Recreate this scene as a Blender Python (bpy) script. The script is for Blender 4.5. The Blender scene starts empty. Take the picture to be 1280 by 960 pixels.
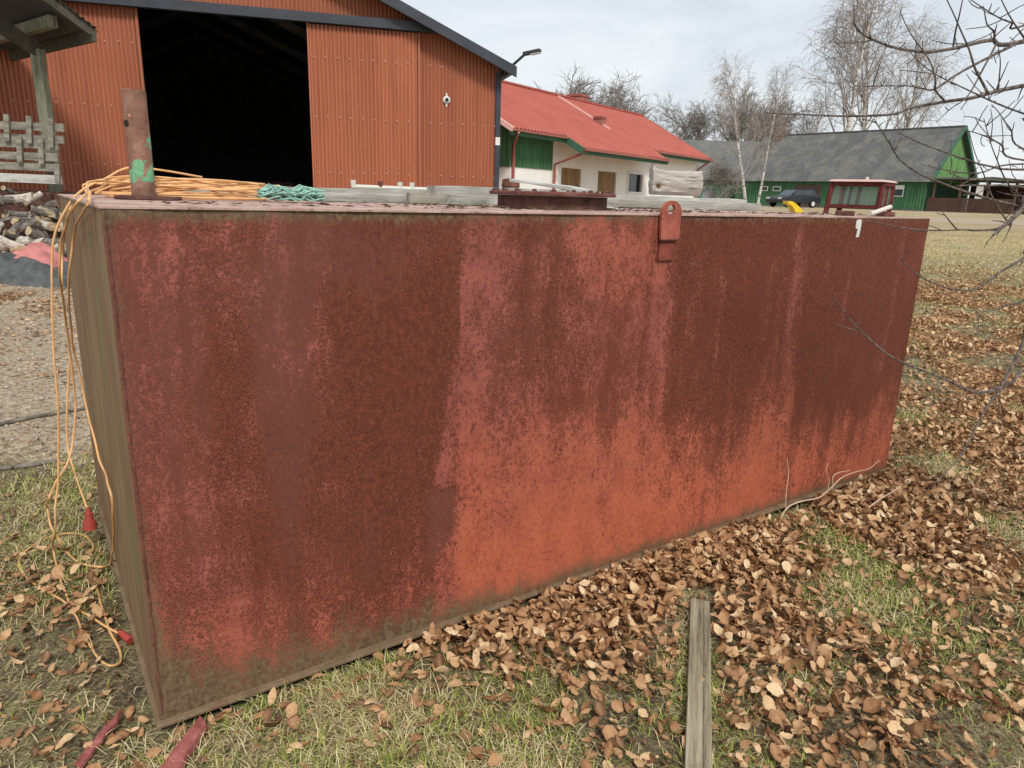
import bpy, math, random
import numpy as np
from mathutils import Vector, Matrix, noise as mnoise

R = math.radians
rng = np.random.default_rng(7)
random.seed(7)
scene = bpy.context.scene
COL = scene.collection

# ---------------------------------------------------------------- camera, sky, sun, exposure
CAM = Vector((0, 0, 1.6)); FPX = 885.0; PITCH = R(14.92); ROLL = R(1.72)
_f = Vector((0, math.cos(PITCH), -math.sin(PITCH))); _r0 = Vector((1, 0, 0)); _u0 = _r0.cross(_f)
_r = _r0 * math.cos(ROLL) + _u0 * math.sin(ROLL); _u = -_r0 * math.sin(ROLL) + _u0 * math.cos(ROLL)
cam_data = bpy.data.cameras.new("camera"); cam = bpy.data.objects.new("camera", cam_data); COL.objects.link(cam)
cam_data.sensor_width = 36; cam_data.lens = 36 * FPX / 1280; cam_data.clip_start = 0.05; cam_data.clip_end = 2000
M = Matrix(((_r.x, _u.x, -_f.x, CAM.x), (_r.y, _u.y, -_f.y, CAM.y), (_r.z, _u.z, -_f.z, CAM.z), (0, 0, 0, 1)))
cam.matrix_world = M
scene.camera = cam

SUN_EL, SUN_AZ = R(47), R(163)          # azimuth clockwise from +Y: the sun stands behind the photographer
world = bpy.data.worlds.new("World"); scene.world = world; world.use_nodes = True
nt = world.node_tree; nt.nodes.clear()
out = nt.nodes.new("ShaderNodeOutputWorld"); bg = nt.nodes.new("ShaderNodeBackground"); bg.inputs[1].default_value = 0.08
sky = nt.nodes.new("ShaderNodeTexSky"); sky.sky_type = 'NISHITA'; sky.sun_disc = False
sky.sun_elevation = SUN_EL; sky.sun_rotation = SUN_AZ; sky.air_density = 1.2; sky.dust_density = 2.5
tc = nt.nodes.new("ShaderNodeTexCoord"); mp = nt.nodes.new("ShaderNodeMapping"); mp.inputs['Scale'].default_value = (1.6, 1.6, 5.0)
n1 = nt.nodes.new("ShaderNodeTexNoise"); n1.inputs['Scale'].default_value = 1.7; n1.inputs['Detail'].default_value = 7; n1.inputs['Roughness'].default_value = .55
n1.inputs['Distortion'].default_value = .5
rp = nt.nodes.new("ShaderNodeValToRGB")
rp.color_ramp.elements[0].position = .34; rp.color_ramp.elements[0].color = (4.9, 5.3, 5.7, 1)
rp.color_ramp.elements[1].position = .66; rp.color_ramp.elements[1].color = (6.8, 7.05, 7.2, 1)
mx = nt.nodes.new("ShaderNodeMix"); mx.data_type = 'RGBA'; mx.inputs[0].default_value = .86
nt.links.new(tc.outputs['Generated'], mp.inputs[0]); nt.links.new(mp.outputs[0], n1.inputs['Vector'])
nt.links.new(n1.outputs['Fac'], rp.inputs[0]); nt.links.new(sky.outputs[0], mx.inputs[6]); nt.links.new(rp.outputs[0], mx.inputs[7])
nt.links.new(mx.outputs[2], bg.inputs[0]); nt.links.new(bg.outputs[0], out.inputs[0])

sun_d = bpy.data.lights.new("sun", 'SUN'); sun_d.energy = 1.5; sun_d.angle = R(11); sun_d.color = (1, .96, .9)
sun = bpy.data.objects.new("sun", sun_d); COL.objects.link(sun)
sdir = Vector((math.sin(SUN_AZ) * math.cos(SUN_EL), math.cos(SUN_AZ) * math.cos(SUN_EL), math.sin(SUN_EL)))
sun.rotation_euler = sdir.to_track_quat('Z', 'Y').to_euler()
vs = scene.view_settings; vs.view_transform = 'Standard'; vs.look = 'None'; vs.gamma = 1; vs.exposure = 0.86; vs.use_curve_mapping = False

cy_ = scene.cycles; cy_.use_adaptive_sampling = True; cy_.adaptive_threshold = .012; cy_.max_bounces = 5; cy_.diffuse_bounces = 3; cy_.glossy_bounces = 3; cy_.transparent_max_bounces = 8; cy_.use_denoising = True; cy_.caustics_reflective = False; cy_.caustics_refractive = False
world.cycles.sampling_method = 'MANUAL'; world.cycles.sample_map_resolution = 256

# ---------------------------------------------------------------- measuring helpers
def ray(px, py): return _f + _r * ((px - 640) / FPX) + _u * ((480 - py) / FPX)
def at(px, py, Y):
    d = ray(px, py); return CAM + d * (Y / d.y)
def onplane(px, py, p0, n):
    d = ray(px, py); return CAM + d * ((Vector(p0) - CAM).dot(n) / d.dot(n))
def onz(px, py, z): return onplane(px, py, (0, 0, z), Vector((0, 0, 1)))
AX = np.array([_r, _u, _f])
def project(P):
    d = (np.asarray(P) - np.array(CAM)) @ AX.T
    z = np.maximum(d[..., 2], 1e-3)
    return 640 + FPX * d[..., 0] / z, 480 - FPX * d[..., 1] / z, d[..., 2]

YAW = R(34.66); T0 = Vector((-1.048, 1.826, 0)); TA = Vector((math.cos(YAW), math.sin(YAW), 0)); TB = Vector((-math.sin(YAW), math.cos(YAW), 0))
TL, TW, TH = 4.15, 1.93, 1.54
def tw(s, t, z): return T0 + TA * s + TB * t + Vector((0, 0, z))
def tank_st(x, y):
    dx, dy = x - T0.x, y - T0.y
    return dx * TA.x + dy * TA.y, dx * TB.x + dy * TB.y

def vnoise(x, y, sc, seed=0):
    """smooth value noise 0..1 on numpy arrays"""
    x = np.asarray(x) * sc; y = np.asarray(y) * sc
    xi = np.floor(x).astype(np.int64); yi = np.floor(y).astype(np.int64); xf = x - xi; yf = y - yi
    def h(a, b):
        v = (a * 374761393 + b * 668265263 + seed * 974711) & 0x7fffffff
        v = ((v ^ (v >> 13)) * 1274126177) & 0x7fffffff
        return ((v ^ (v >> 16)) & 0xffff) / 65535.0
    xf = xf * xf * (3 - 2 * xf); yf = yf * yf * (3 - 2 * yf)
    return (h(xi, yi) * (1 - xf) + h(xi + 1, yi) * xf) * (1 - yf) + (h(xi, yi + 1) * (1 - xf) + h(xi + 1, yi + 1) * xf) * yf
def fbm(x, y, sc, seed=0, o=4):
    s = 0; a = 1; t = 0
    for k in range(o):
        s = s + a * vnoise(x, y, sc * 2 ** k, seed + k * 17); t += a; a *= .55
    return s / t

def gz(x, y):
    """ground height: level by the tank, rising gently behind it"""
    x = np.asarray(x, float); y = np.asarray(y, float)
    d = np.sqrt(x * x + y * y)
    z = .04 * np.clip(d - 4.6, 0, 11.4) + .017 * np.clip(d - 16, 0, 50)
    z = z * np.clip((y + 6) / 6, 0, 1)
    dx, dy = x - T0.x, y - T0.y; s_ = dx * TA.x + dy * TA.y; t_ = dx * TB.x + dy * TB.y
    out_d = np.maximum(np.maximum(-s_, s_ - TL), np.maximum(-t_, t_ - TW))
    z = z - .055 * np.clip(1 - (out_d + .02) / .16, 0, 1)
    z = z + .035 * (fbm(x, y, 1.3, 3, 3) - .5) + .02 * (fbm(x, y, 6, 9, 2) - .5) * np.exp(-d / 9)
    return z
def gzf(x, y): return float(gz(x, y))

# ---------------------------------------------------------------- mesh helpers
class MB:
    def __init__(s): s.v = []; s.f = []; s.attr = {}
    def add(s, vs, fs):
        n = len(s.v); s.v.extend([tuple(v) for v in vs]); s.f.extend([tuple(i + n for i in f) for f in fs]); return s
    def box(s, c, size, m=None):
        x, y, z = [k / 2 for k in size]; c = Vector(c)
        vs = [Vector(p) for p in ((-x, -y, -z), (x, -y, -z), (x, y, -z), (-x, y, -z), (-x, -y, z), (x, -y, z), (x, y, z), (-x, y, z))]
        if m is not None: vs = [m @ v for v in vs]
        s.add([v + c for v in vs], [(0, 3, 2, 1), (4, 5, 6, 7), (0, 1, 5, 4), (1, 2, 6, 5), (2, 3, 7, 6), (3, 0, 4, 7)])
        return s
    def hexa(s, lo, hi):
        """four lower and four upper corners, both counter-clockwise from above"""
        s.add(list(lo) + list(hi), [(0, 3, 2, 1), (4, 5, 6, 7), (0, 1, 5, 4), (1, 2, 6, 5), (2, 3, 7, 6), (3, 0, 4, 7)])
        return s
    def bar(s, a, b, w, h, up=(0, 0, 1), seg=1, wob=0):
        """beam of section w x h from a to b"""
        a = Vector(a); b = Vector(b); d = (b - a); L = d.length; d.normalize(); up = Vector(up)
        r = d.cross(up)
        if r.length < 1e-4: r = d.cross(Vector((1, 0, 0)))
        r.normalize(); q = r.cross(d)
        vs = []; fs = []
        for i in range(seg + 1):
            p = a + d * (L * i / seg)
            k = [random.uniform(-wob, wob) for _ in range(8)]
            vs += [p - r * (w / 2 + k[0]) - q * (h / 2 + k[1]), p + r * (w / 2 + k[2]) - q * (h / 2 + k[3]),
                   p + r * (w / 2 + k[4]) + q * (h / 2 + k[5]), p - r * (w / 2 + k[6]) + q * (h / 2 + k[7])]
        for i in range(seg):
            for j in range(4):
                fs.append((i * 4 + j, i * 4 + (j + 1) % 4, i * 4 + 4 + (j + 1) % 4, i * 4 + 4 + j))
        fs += [(3, 2, 1, 0), tuple(seg * 4 + j for j in range(4))]
        s.add(vs, fs); return s
    def tube(s, pts, rad, n=6, cap=True):
        pts = [Vector(p) for p in pts]
        if not hasattr(rad, '__len__'): rad = [rad] * len(pts)
        ref = None; vs = []; fs = []
        for i, p in enumerate(pts):
            d = (pts[min(i + 1, len(pts) - 1)] - pts[max(i - 1, 0)])
            if d.length < 1e-9: d = Vector((0, 0, 1))
            d.normalize()
            if ref is None: ref = Vector((0, 0, 1)) if abs(d.z) < .9 else Vector((1, 0, 0))
            a = d.cross(ref); a.normalize(); b = a.cross(d); ref = b
            for k in range(n):
                t = 2 * math.pi * k / n
                vs.append(p + (a * math.cos(t) + b * math.sin(t)) * rad[i])
        for i in range(len(pts) - 1):
            for k in range(n):
                fs.append((i * n + k, i * n + (k + 1) % n, (i + 1) * n + (k + 1) % n, (i + 1) * n + k))
        if cap: fs += [tuple(range(n - 1, -1, -1)), tuple((len(pts) - 1) * n + k for k in range(n))]
        s.add(vs, fs); return s
    def lathe(s, c, prof, n=24, m=None):
        c = Vector(c); vs = []; fs = []
        for (r, z) in prof:
            for k in range(n):
                t = 2 * math.pi * k / n; v = Vector((r * math.cos(t), r * math.sin(t), z))
                vs.append((m @ v if m is not None else v) + c)
        for i in range(len(prof) - 1):
            for k in range(n): fs.append((i * n + k, i * n + (k + 1) % n, (i + 1) * n + (k + 1) % n, (i + 1) * n + k))
        fs += [tuple(range(n - 1, -1, -1)), tuple((len(prof) - 1) * n + k for k in range(n))]
        s.add(vs, fs); return s
    def build(s, name, mat, parent=None, origin=None, smooth=False, bevel=0):
        if origin is None: origin = Vector((0, 0, 0))
        me = bpy.data.meshes.new(name)
        me.from_pydata([(v[0] - origin[0], v[1] - origin[1], v[2] - origin[2]) for v in s.v], [], s.f); me.update()
        for k, vals in s.attr.items():
            at_ = me.attributes.new(k, 'FLOAT', 'POINT'); at_.data.foreach_set('value', np.asarray(vals, np.float32))
        if mat is not None: me.materials.append(mat)
        if smooth:
            me.shade_smooth(); me.set_sharp_from_angle(angle=R(42))
        o = bpy.data.objects.new(name, me); COL.objects.link(o)
        if parent is not None: o.parent = parent
        else: o.location = origin
        if bevel:
            bv = o.modifiers.new("bevel", 'BEVEL'); bv.width = bevel; bv.segments = 2; bv.limit_method = 'ANGLE'
        return o

def tag(o, label=None, cat=None, group=None, kind=None):
    if label: o['label'] = label
    if cat: o['category'] = cat
    if group: o['group'] = group
    if kind: o['kind'] = kind
    return o
def empty(name, loc, label, cat, group=None, rz=0):
    o = bpy.data.objects.new(name, None); COL.objects.link(o); o.location = loc; o.rotation_euler = (0, 0, rz); o.empty_display_size = .1
    return tag(o, label, cat, group)
def copy_obj(o, parent=None):
    c = o.copy(); COL.objects.link(c); c.parent = parent; return c
def np_mesh(name, V, Fq, mat, attrs=None, parent=None):
    me = bpy.data.meshes.new(name); V = np.asarray(V, np.float32); Fq = np.asarray(Fq, np.int32)
    me.vertices.add(len(V)); me.vertices.foreach_set('co', V.ravel())
    k = Fq.shape[1]
    me.loops.add(Fq.size); me.loops.foreach_set('vertex_index', Fq.ravel())
    me.polygons.add(len(Fq)); me.polygons.foreach_set('loop_start', np.arange(0, Fq.size, k, dtype=np.int32))
    me.update(calc_edges=True); me.validate()
    for nme, vals in (attrs or {}).items():
        vals = np.asarray(vals, np.float32)
        if vals.ndim == 2:
            a = me.attributes.new(nme, 'FLOAT_COLOR', 'POINT'); a.data.foreach_set('color', vals.ravel())
        else:
            a = me.attributes.new(nme, 'FLOAT', 'POINT'); a.data.foreach_set('value', vals)
    me.materials.append(mat)
    o = bpy.data.objects.new(name, me); COL.objects.link(o)
    if parent is not None: o.parent = parent
    return o

# ---------------------------------------------------------------- materials
def s2l(c): return tuple(((x / 255) / 12.92 if x / 255 <= .04045 else ((x / 255 + .055) / 1.055) ** 2.4) for x in c)
class NT:
    def __init__(s, name, rough=.8, metal=0, spec=.3):
        s.m = bpy.data.materials.new(name); s.m.use_nodes = True; s.t = s.m.node_tree; s.t.nodes.clear()
        s.out = s.n("ShaderNodeOutputMaterial"); s.b = s.n("ShaderNodeBsdfPrincipled"); s.L(s.b.outputs[0], s.out.inputs[0])
        s.b.inputs['Roughness'].default_value = rough; s.b.inputs['Metallic'].default_value = metal; s.b.inputs['Specular IOR Level'].default_value = spec
        s.co = None
    def n(s, k): return s.t.nodes.new(k)
    def L(s, a, b): s.t.links.new(a, b)
    def put(s, inp, v):
        if hasattr(v, 'is_linked') or hasattr(v, 'links'): s.L(v, inp)
        elif isinstance(v, tuple): inp.default_value = v if len(v) == 4 else (*v, 1)
        else: inp.default_value = v
    def coord(s, scale=(1, 1, 1), rot=(0, 0, 0), kind='Object'):
        if s.co is None: s.co = s.n("ShaderNodeTexCoord")
        m = s.n("ShaderNodeMapping"); m.inputs['Scale'].default_value = scale; m.inputs['Rotation'].default_value = rot
        s.L(s.co.outputs[kind], m.inputs[0]); return m.outputs[0]
    def noise(s, scale=5, detail=4, rough=.55, co=None, dist=0):
        k = s.n("ShaderNodeTexNoise"); k.inputs['Scale'].default_value = scale; k.inputs['Detail'].default_value = detail
        k.inputs['Roughness'].default_value = rough; k.inputs['Distortion'].default_value = dist
        s.L(co if co is not None else s.coord(), k.inputs['Vector']); return k.outputs['Fac']
    def vor(s, scale, co=None, out='Distance'):
        k = s.n("ShaderNodeTexVoronoi"); k.inputs['Scale'].default_value = scale; s.L(co if co is not None else s.coord(), k.inputs['Vector']); return k.outputs[out]
    def ramp(s, fac, stops):
        k = s.n("ShaderNodeValToRGB"); e = k.color_ramp.elements
        while len(e) < len(stops): e.new(.5)
        for i, (p, c) in enumerate(stops): e[i].position = p; e[i].color = (*c, 1) if len(c) == 3 else c
        s.put(k.inputs[0], fac); return k.outputs[0]
    def mix(s, fac, a, b, mode='MIX'):
        k = s.n("ShaderNodeMix"); k.data_type = 'RGBA'; k.blend_type = mode
        s.put(k.inputs[0], fac); s.put(k.inputs[6], a); s.put(k.inputs[7], b); return k.outputs[2]
    def math(s, op, a, b=0.0, c=None):
        k = s.n("ShaderNodeMath"); k.operation = op; s.put(k.inputs[0], a); s.put(k.inputs[1], b)
        if c is not None: s.put(k.inputs[2], c)
        return k.outputs[0]
    def step(s, x, a, b):
        k = s.n("ShaderNodeMapRange"); k.interpolation_type = 'SMOOTHSTEP'; s.put(k.inputs[0], x); k.inputs[1].default_value = a; k.inputs[2].default_value = b
        return k.outputs[0]
    def attr(s, name, out='Fac'):
        k = s.n("ShaderNodeAttribute"); k.attribute_name = name; return k.outputs[out]
    def rnd(s):
        return s.n("ShaderNodeObjectInfo").outputs['Random']
    def bump(s, h, strength=.3, dist=.01):
        k = s.n("ShaderNodeBump"); k.inputs['Strength'].default_value = strength; k.inputs['Distance'].default_value = dist
        s.L(h, k.inputs['Height']); s.L(k.outputs[0], s.b.inputs['Normal'])
    def color(s, c): s.put(s.b.inputs['Base Color'], c); return s.m

def plain(name, rgb, rough=.75, metal=0, var=.25, scale=8, spec=.3, bump=0):
    t = NT(name, rough, metal, spec); n = t.noise(scale, 5)
    c = s2l(rgb); lo = tuple(x * (1 - var) for x in c); hi = tuple(min(1, x * (1 + var)) for x in c)
    if bump: t.bump(n, bump, .01)
    return t.color(t.ramp(n, [(.3, lo), (.7, hi)]))

def wood(name, a, b, dark, along=(1.2, 14, 14), rough=.9, scale=2.2):
    t = NT(name, rough); co = t.coord(along)
    n = t.noise(scale, 6, .65, co); fine = t.noise(scale * 7, 3, .6, co)
    c = t.ramp(n, [(.28, s2l(dark)), (.45, s2l(a)), (.7, s2l(b))])
    c = t.mix(t.math('MULTIPLY', t.step(fine, .55, .75), .55), c, s2l(dark))
    patch = t.noise(3, 3); c = t.mix(t.math('MULTIPLY', t.step(patch, .5, .75), .35), c, tuple(x * .55 for x in s2l(a)))
    t.bump(t.math('ADD', n, fine), .5, .006)
    return t.color(c)

MAT = {}
def mk_tank_front():
    t = NT("rusty_red_primer", .62, 0, .35)
    rust = t.attr('rust'); pur = t.attr('purple'); alg = t.attr('algae'); brt = t.attr('bright')
    st = t.noise(1, 3, .6, t.coord((20, 20, 2.2)))
    st2 = t.noise(1, 3, .6, t.coord((75, 75, 16)))
    sp = t.noise(170, 2, .6); sp2 = t.noise(62, 3, .65, t.coord((1, 1, .75))); big = t.noise(11, 5, .65, t.coord((1, 1, .6)))
    def cen(x, k): return t.math('MULTIPLY', t.math('SUBTRACT', x, .5), k)
    j = t.math('ADD', t.math('ADD', cen(st, .4), cen(st2, .55)), t.math('ADD', cen(sp2, 1.3), t.math('ADD', cen(sp, 1.35), cen(big, .95))))
    salmon = t.mix(brt, s2l((150, 84, 76)), s2l((184, 100, 73)))
    salmon = t.mix(t.step(big, .3, .7), salmon, t.mix(brt, s2l((124, 66, 60)), s2l((166, 87, 64))))
    salmon = t.mix(t.math('MULTIPLY', t.step(sp2, .42, .72), .6), salmon, t.mix(brt, s2l((104, 54, 47)), s2l((140, 70, 52))))
    rst = t.mix(t.step(sp2, .3, .7), s2l((90, 42, 27)), s2l((120, 59, 37)))
    rst = t.mix(t.math('MULTIPLY', t.step(sp, .46, .62), .9), rst, s2l((76, 37, 27)))
    prp = t.mix(t.step(sp, .42, .58), s2l((88, 50, 43)), s2l((122, 74, 65)))
    f1 = t.step(t.math('ADD', rust, j), .14, .82)
    c = t.mix(f1, salmon, rst)
    f2 = t.step(t.math('ADD', pur, t.math('ADD', cen(sp2, 1.2), t.math('ADD', cen(sp, 1.3), cen(st, .6)))), .25, .95)
    c = t.mix(t.math('MULTIPLY', f2, .55), c, prp)
    edge_ = t.math('MULTIPLY', t.step(f1, .25, .5), t.math('SUBTRACT', 1.0, t.step(f1, .5, .75)))
    c = t.mix(t.math('MULTIPLY', edge_, t.math('MULTIPLY', t.step(sp, .45, .6), .55)), c, s2l((70, 34, 26)))
    # fine dark pits in the sound paint, pale scuffs in the rust
    c = t.mix(t.math('MULTIPLY', t.step(sp, .56, .68), .6), c, s2l((83, 43, 33)))
    c = t.mix(t.math('MULTIPLY', t.step(t.noise(150, 3, .6, t.coord((1, 1, .4))), .62, .74), .4), c, s2l((168, 100, 89)))
    scr = t.noise(1, 3, .6, t.coord((5, 5, 75), (0, R(4), 0))); c = t.mix(t.math('MULTIPLY', t.step(t.math('ADD', scr, cen(big, .35)), .66, .74), .55), c, s2l((66, 40, 34)))
    f3 = t.step(t.math('ADD', alg, t.math('ADD', cen(st, .6), t.math('ADD', cen(sp2, .7), cen(big, .7)))), .25, .95)
    c = t.mix(t.math('MULTIPLY', f3, .86), c, t.mix(t.step(sp2, .3, .7), s2l((78, 67, 46)), s2l((117, 103, 78))))
    t.put(t.b.inputs['Roughness'], t.math('ADD', .5, t.math('MULTIPLY', f1, .28)))
    t.bump(t.math('ADD', sp2, t.math('MULTIPLY', st2, .6)), .3, .003)
    return t.color(c)
MAT['tank_front'] = mk_tank_front()
def mk_tank_side():
    t = NT("streaked_tank_side", .75)
    a = t.noise(1, 5, .65, t.coord((7, 7, 1.3)), .6); b = t.noise(1, 4, .6, t.coord((42, 42, 2.6)), .4); sp = t.noise(120, 3)
    c = t.ramp(a, [(.28, s2l((98, 82, 60))), (.42, s2l((142, 120, 88))), (.55, s2l((126, 92, 68))), (.66, s2l((122, 118, 76))), (.8, s2l((140, 110, 84)))])
    c = t.mix(t.math('MULTIPLY', t.step(b, .45, .8), .35), c, s2l((72, 52, 40)))
    c = t.mix(t.math('MULTIPLY', t.step(sp, .5, .75), .3), c, s2l((132, 116, 88)))
    t.bump(b, .15, .003); return t.color(c)
MAT['tank_side'] = mk_tank_side()
def mk_tank_top():
    t = NT("dusty_tank_top", .85); n = t.noise(7, 6, .65); sp = t.noise(70, 4, .6)
    c = t.ramp(n, [(.3, s2l((140, 104, 94))), (.5, s2l((178, 148, 136))), (.72, s2l((200, 178, 166)))])
    c = t.mix(t.math('MULTIPLY', t.step(sp, .55, .7), .6), c, s2l((96, 72, 60)))
    t.bump(sp, .3, .004); return t.color(c)
MAT['tank_top'] = mk_tank_top()
def mk_plate():
    t = NT("muddy_plate", .85); n = t.noise(9, 6, .65); sp = t.noise(70, 4, .6)
    c = t.ramp(n, [(.3, s2l((92, 76, 58))), (.55, s2l((130, 108, 84))), (.75, s2l((112, 84, 66)))])
    c = t.mix(t.math('MULTIPLY', t.step(sp, .5, .7), .5), c, s2l((92, 78, 56)))
    t.bump(sp, .4, .004); return t.color(c)
MAT['plate'] = mk_plate()
def mk_rust(name, a, b, c3):
    t = NT(name, .85); n = t.noise(14, 6, .65); sp = t.noise(90, 4, .65)
    c = t.ramp(n, [(.3, s2l(a)), (.5, s2l(b)), (.72, s2l(c3))]); c = t.mix(t.math('MULTIPLY', t.step(sp, .5, .68), .5), c, s2l(a))
    t.bump(t.math('ADD', n, sp), .5, .004); return t.color(c)
MAT['rust'] = mk_rust("rusty_steel", (70, 42, 34), (104, 66, 54), (132, 88, 70))
MAT['rust_dark'] = mk_rust("dark_rusty_steel", (54, 38, 34), (92, 62, 54), (124, 90, 80))
MAT['hatch'] = mk_rust("hatch_rust", (72, 42, 38), (112, 70, 62), (140, 98, 88))
MAT['lug_dark'] = mk_rust("doubler_paint", (84, 42, 34), (122, 62, 50), (142, 76, 62))
MAT['lug'] = mk_rust("lug_paint", (112, 62, 54), (162, 88, 73), (178, 104, 88))
def mk_pipe():
    t = NT("pipe_paint", .8); n = t.noise(13, 6, .65); sp = t.noise(85, 5, .65)
    c = t.ramp(n, [(.3, s2l((98, 70, 58))), (.5, s2l((138, 102, 86))), (.7, s2l((160, 126, 108)))])
    c = t.mix(t.math('MULTIPLY', t.step(sp, .5, .7), .55), c, s2l((74, 50, 44)))
    band = t.attr('paint'); gm = t.step(t.math('ADD', band, t.math('MULTIPLY', t.math('SUBTRACT', t.noise(30, 5, .6), .5), 2.1)), .5, .56)
    g = t.mix(t.step(sp, .4, .7), s2l((104, 160, 120)), s2l((132, 182, 146)))
    c = t.mix(gm, c, g)
    om = t.step(t.math('ADD', t.attr('orange'), t.math('MULTIPLY', t.math('SUBTRACT', t.noise(40, 3, .6), .5), 1.0)), .55, .62)
    c = t.mix(om, c, s2l((204, 136, 110)))
    t.bump(t.math('ADD', sp, t.math('MULTIPLY', gm, .5)), .6, .004); return t.color(c)
MAT['pipe'] = mk_pipe()
MAT['cord'] = plain("orange_cord", (222, 172, 118), .55, var=.3, scale=7, spec=.4)
MAT['plug'] = plain("red_plug", (164, 68, 58), .5, var=.15)
MAT['net'] = plain("green_net", (138, 178, 164), .9, var=.35, scale=60)
MAT['timber'] = wood("weathered_timber", (146, 146, 138), (186, 186, 178), (92, 92, 86))
MAT['timber_pale'] = wood("pale_timber", (176, 176, 170), (208, 208, 202), (120, 120, 114))
MAT['plank'] = wood("old_plank", (136, 126, 104), (178, 170, 146), (70, 62, 50), along=(30, 1.6, 30), scale=1.4)
MAT['redwood'] = wood("red_painted_wood", (138, 74, 70), (168, 104, 98), (84, 46, 44), along=(3, 3, 3), scale=6)
MAT['rack'] = wood("grey_rack_wood", (128, 124, 112), (166, 162, 150), (78, 74, 66), along=(2, 8, 8))
MAT['rack_pale'] = wood("pale_rack_wood", (186, 184, 176), (212, 210, 204), (132, 128, 120), along=(2, 8, 8))
MAT['post'] = wood("mossy_post", (116, 118, 100), (156, 156, 136), (70, 70, 58), along=(9, 9, 1.2))
MAT['beam_dark'] = wood("dark_beam", (72, 70, 62), (96, 94, 84), (44, 42, 38), along=(3, 3, 3))
MAT['log'] = wood("split_log_wood", (160, 154, 145), (194, 190, 184), (108, 98, 86), along=(2.0, 16, 16), scale=2.6)
MAT['rot'] = plain("rotten_wood", (92, 72, 52), .95, var=.4, scale=30)
def mk_corr(name, rgb, rgb2):
    t = NT(name, .55, 0, .35); a = t.noise(1, 5, .6, t.coord((1.4, 1.4, .35))); b = t.noise(1, 4, .6, t.coord((16, 16, .5))); sp = t.noise(30, 4, .6)
    c = t.mix(t.step(a, .3, .7), s2l(rgb), s2l(rgb2)); c = t.mix(t.math('MULTIPLY', t.step(b, .45, .75), .45), c, tuple(x * .62 for x in s2l(rgb)))
    c = t.mix(t.math('MULTIPLY', t.step(sp, .6, .75), .25), c, tuple(min(1, x * 1.25) for x in s2l(rgb2)))
    c = t.mix(t.math('MULTIPLY', t.rnd(), .28), c, tuple(x * .7 for x in s2l(rgb)))
    return t.color(c)
MAT['barn_red'] = mk_corr("red_brown_sheeting", (156, 92, 66), (168, 103, 76))
MAT['door_red'] = mk_corr("red_brown_door", (164, 97, 69), (176, 107, 78))
MAT['trim'] = plain("black_trim", (58, 62, 70), .5, var=.2, scale=4)
MAT['dark'] = plain("dark_interior", (128, 130, 136), .9, var=.3, scale=3)
MAT['dark_floor'] = plain("barn_floor", (150, 146, 140), .95, var=.3, scale=3)
MAT['white'] = plain("white_metal", (214, 214, 210), .5, var=.08)
MAT['lampglow'] = None
MAT['plaster'] = plain("white_plaster", (236, 234, 228), .9, var=.05, scale=2)
def mk_boards(name, a, b):
    t = NT(name, .8); n = t.noise(1, 4, .6, t.coord((7, 7, .8))); v = t.noise(2, 3)
    c = t.mix(t.step(n, .3, .7), s2l(a), s2l(b)); c = t.mix(t.math('MULTIPLY', t.step(v, .5, .8), .35), c, tuple(x * .6 for x in s2l(a)))
    return t.color(c)
MAT['green'] = mk_boards("green_boards", (58, 98, 68), (80, 124, 88))
MAT['green_lit'] = mk_boards("lit_green_boards", (88, 132, 78), (122, 162, 100))  # paler copy of the green: the lit gable's brightness is put into the colour
MAT['greentrim'] = plain("green_trim", (64, 102, 82), .7, var=.15, scale=3)
def mk_redroof():
    t = NT("red_roof", .6); n = t.noise(1.2, 5, .6); sp = t.noise(14, 4)
    c = t.mix(t.step(n, .3, .7), s2l((160, 82, 69)), s2l((172, 92, 78))); c = t.mix(t.math('MULTIPLY', t.step(sp, .55, .75), .2), c, s2l((146, 74, 66)))
    return t.color(c)
MAT['redroof'] = mk_redroof()
MAT['ridgecap'] = plain("pale_ridge_cap", (226, 178, 168), .6, var=.1)
MAT['gutter'] = plain("red_gutter", (156, 92, 82), .5, var=.15)
MAT['chimney'] = plain("chimney_brick", (156, 104, 92), .9, var=.25, scale=20)
MAT['browndoor'] = mk_boards("brown_door_boards", (128, 100, 70), (156, 126, 90))
MAT['frame'] = plain("window_frame_paint", (226, 226, 222), .6, var=.06)
def mk_glass(name, rgb, rough=.08):
    t = NT(name, rough, 0, .6); return t.color(s2l(rgb))
MAT['glass'] = mk_glass("window_glass", (30, 40, 42))
def mk_slate():
    t = NT("grey_roof_sheet", .9); r_ = t.rnd(); gp = t.n('ShaderNodeNewGeometry').outputs['Position']; n = t.noise(.9, 5, .7, gp); sp = t.noise(7, 4, .6, gp)
    c = t.mix(r_, s2l((90, 91, 91)), s2l((104, 105, 104))); c = t.mix(t.step(n, .42, .75), c, s2l((126, 124, 114)))
    c = t.mix(t.math('MULTIPLY', t.step(sp, .48, .7), .6), c, s2l((64, 67, 69))); return t.color(c)
MAT['slate'] = mk_slate()
MAT['brownwall'] = mk_boards("brown_boards", (74, 54, 46), (96, 72, 62))
MAT['garage'] = mk_boards("garage_door_paint", (84, 64, 60), (100, 78, 72))
MAT['roofedge'] = plain("roof_edge", (96, 96, 94), .9)
def mk_bark(name, a, b, sc=20):
    t = NT(name, .95); n = t.noise(1, 5, .65, t.coord((sc, sc, sc * .3))); t.bump(n, .6, .01)
    return t.color(t.mix(t.step(n, .35, .65), s2l(a), s2l(b)))
MAT['bark'] = mk_bark("grey_bark", (92, 84, 76), (134, 126, 116), 6)
MAT['twig'] = plain("bare_twigs", (134, 128, 122), .95, var=.2, scale=.6)
MAT['twig_birch'] = plain("birch_twigs", (150, 140, 133), .95, var=.2, scale=.6)
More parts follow.
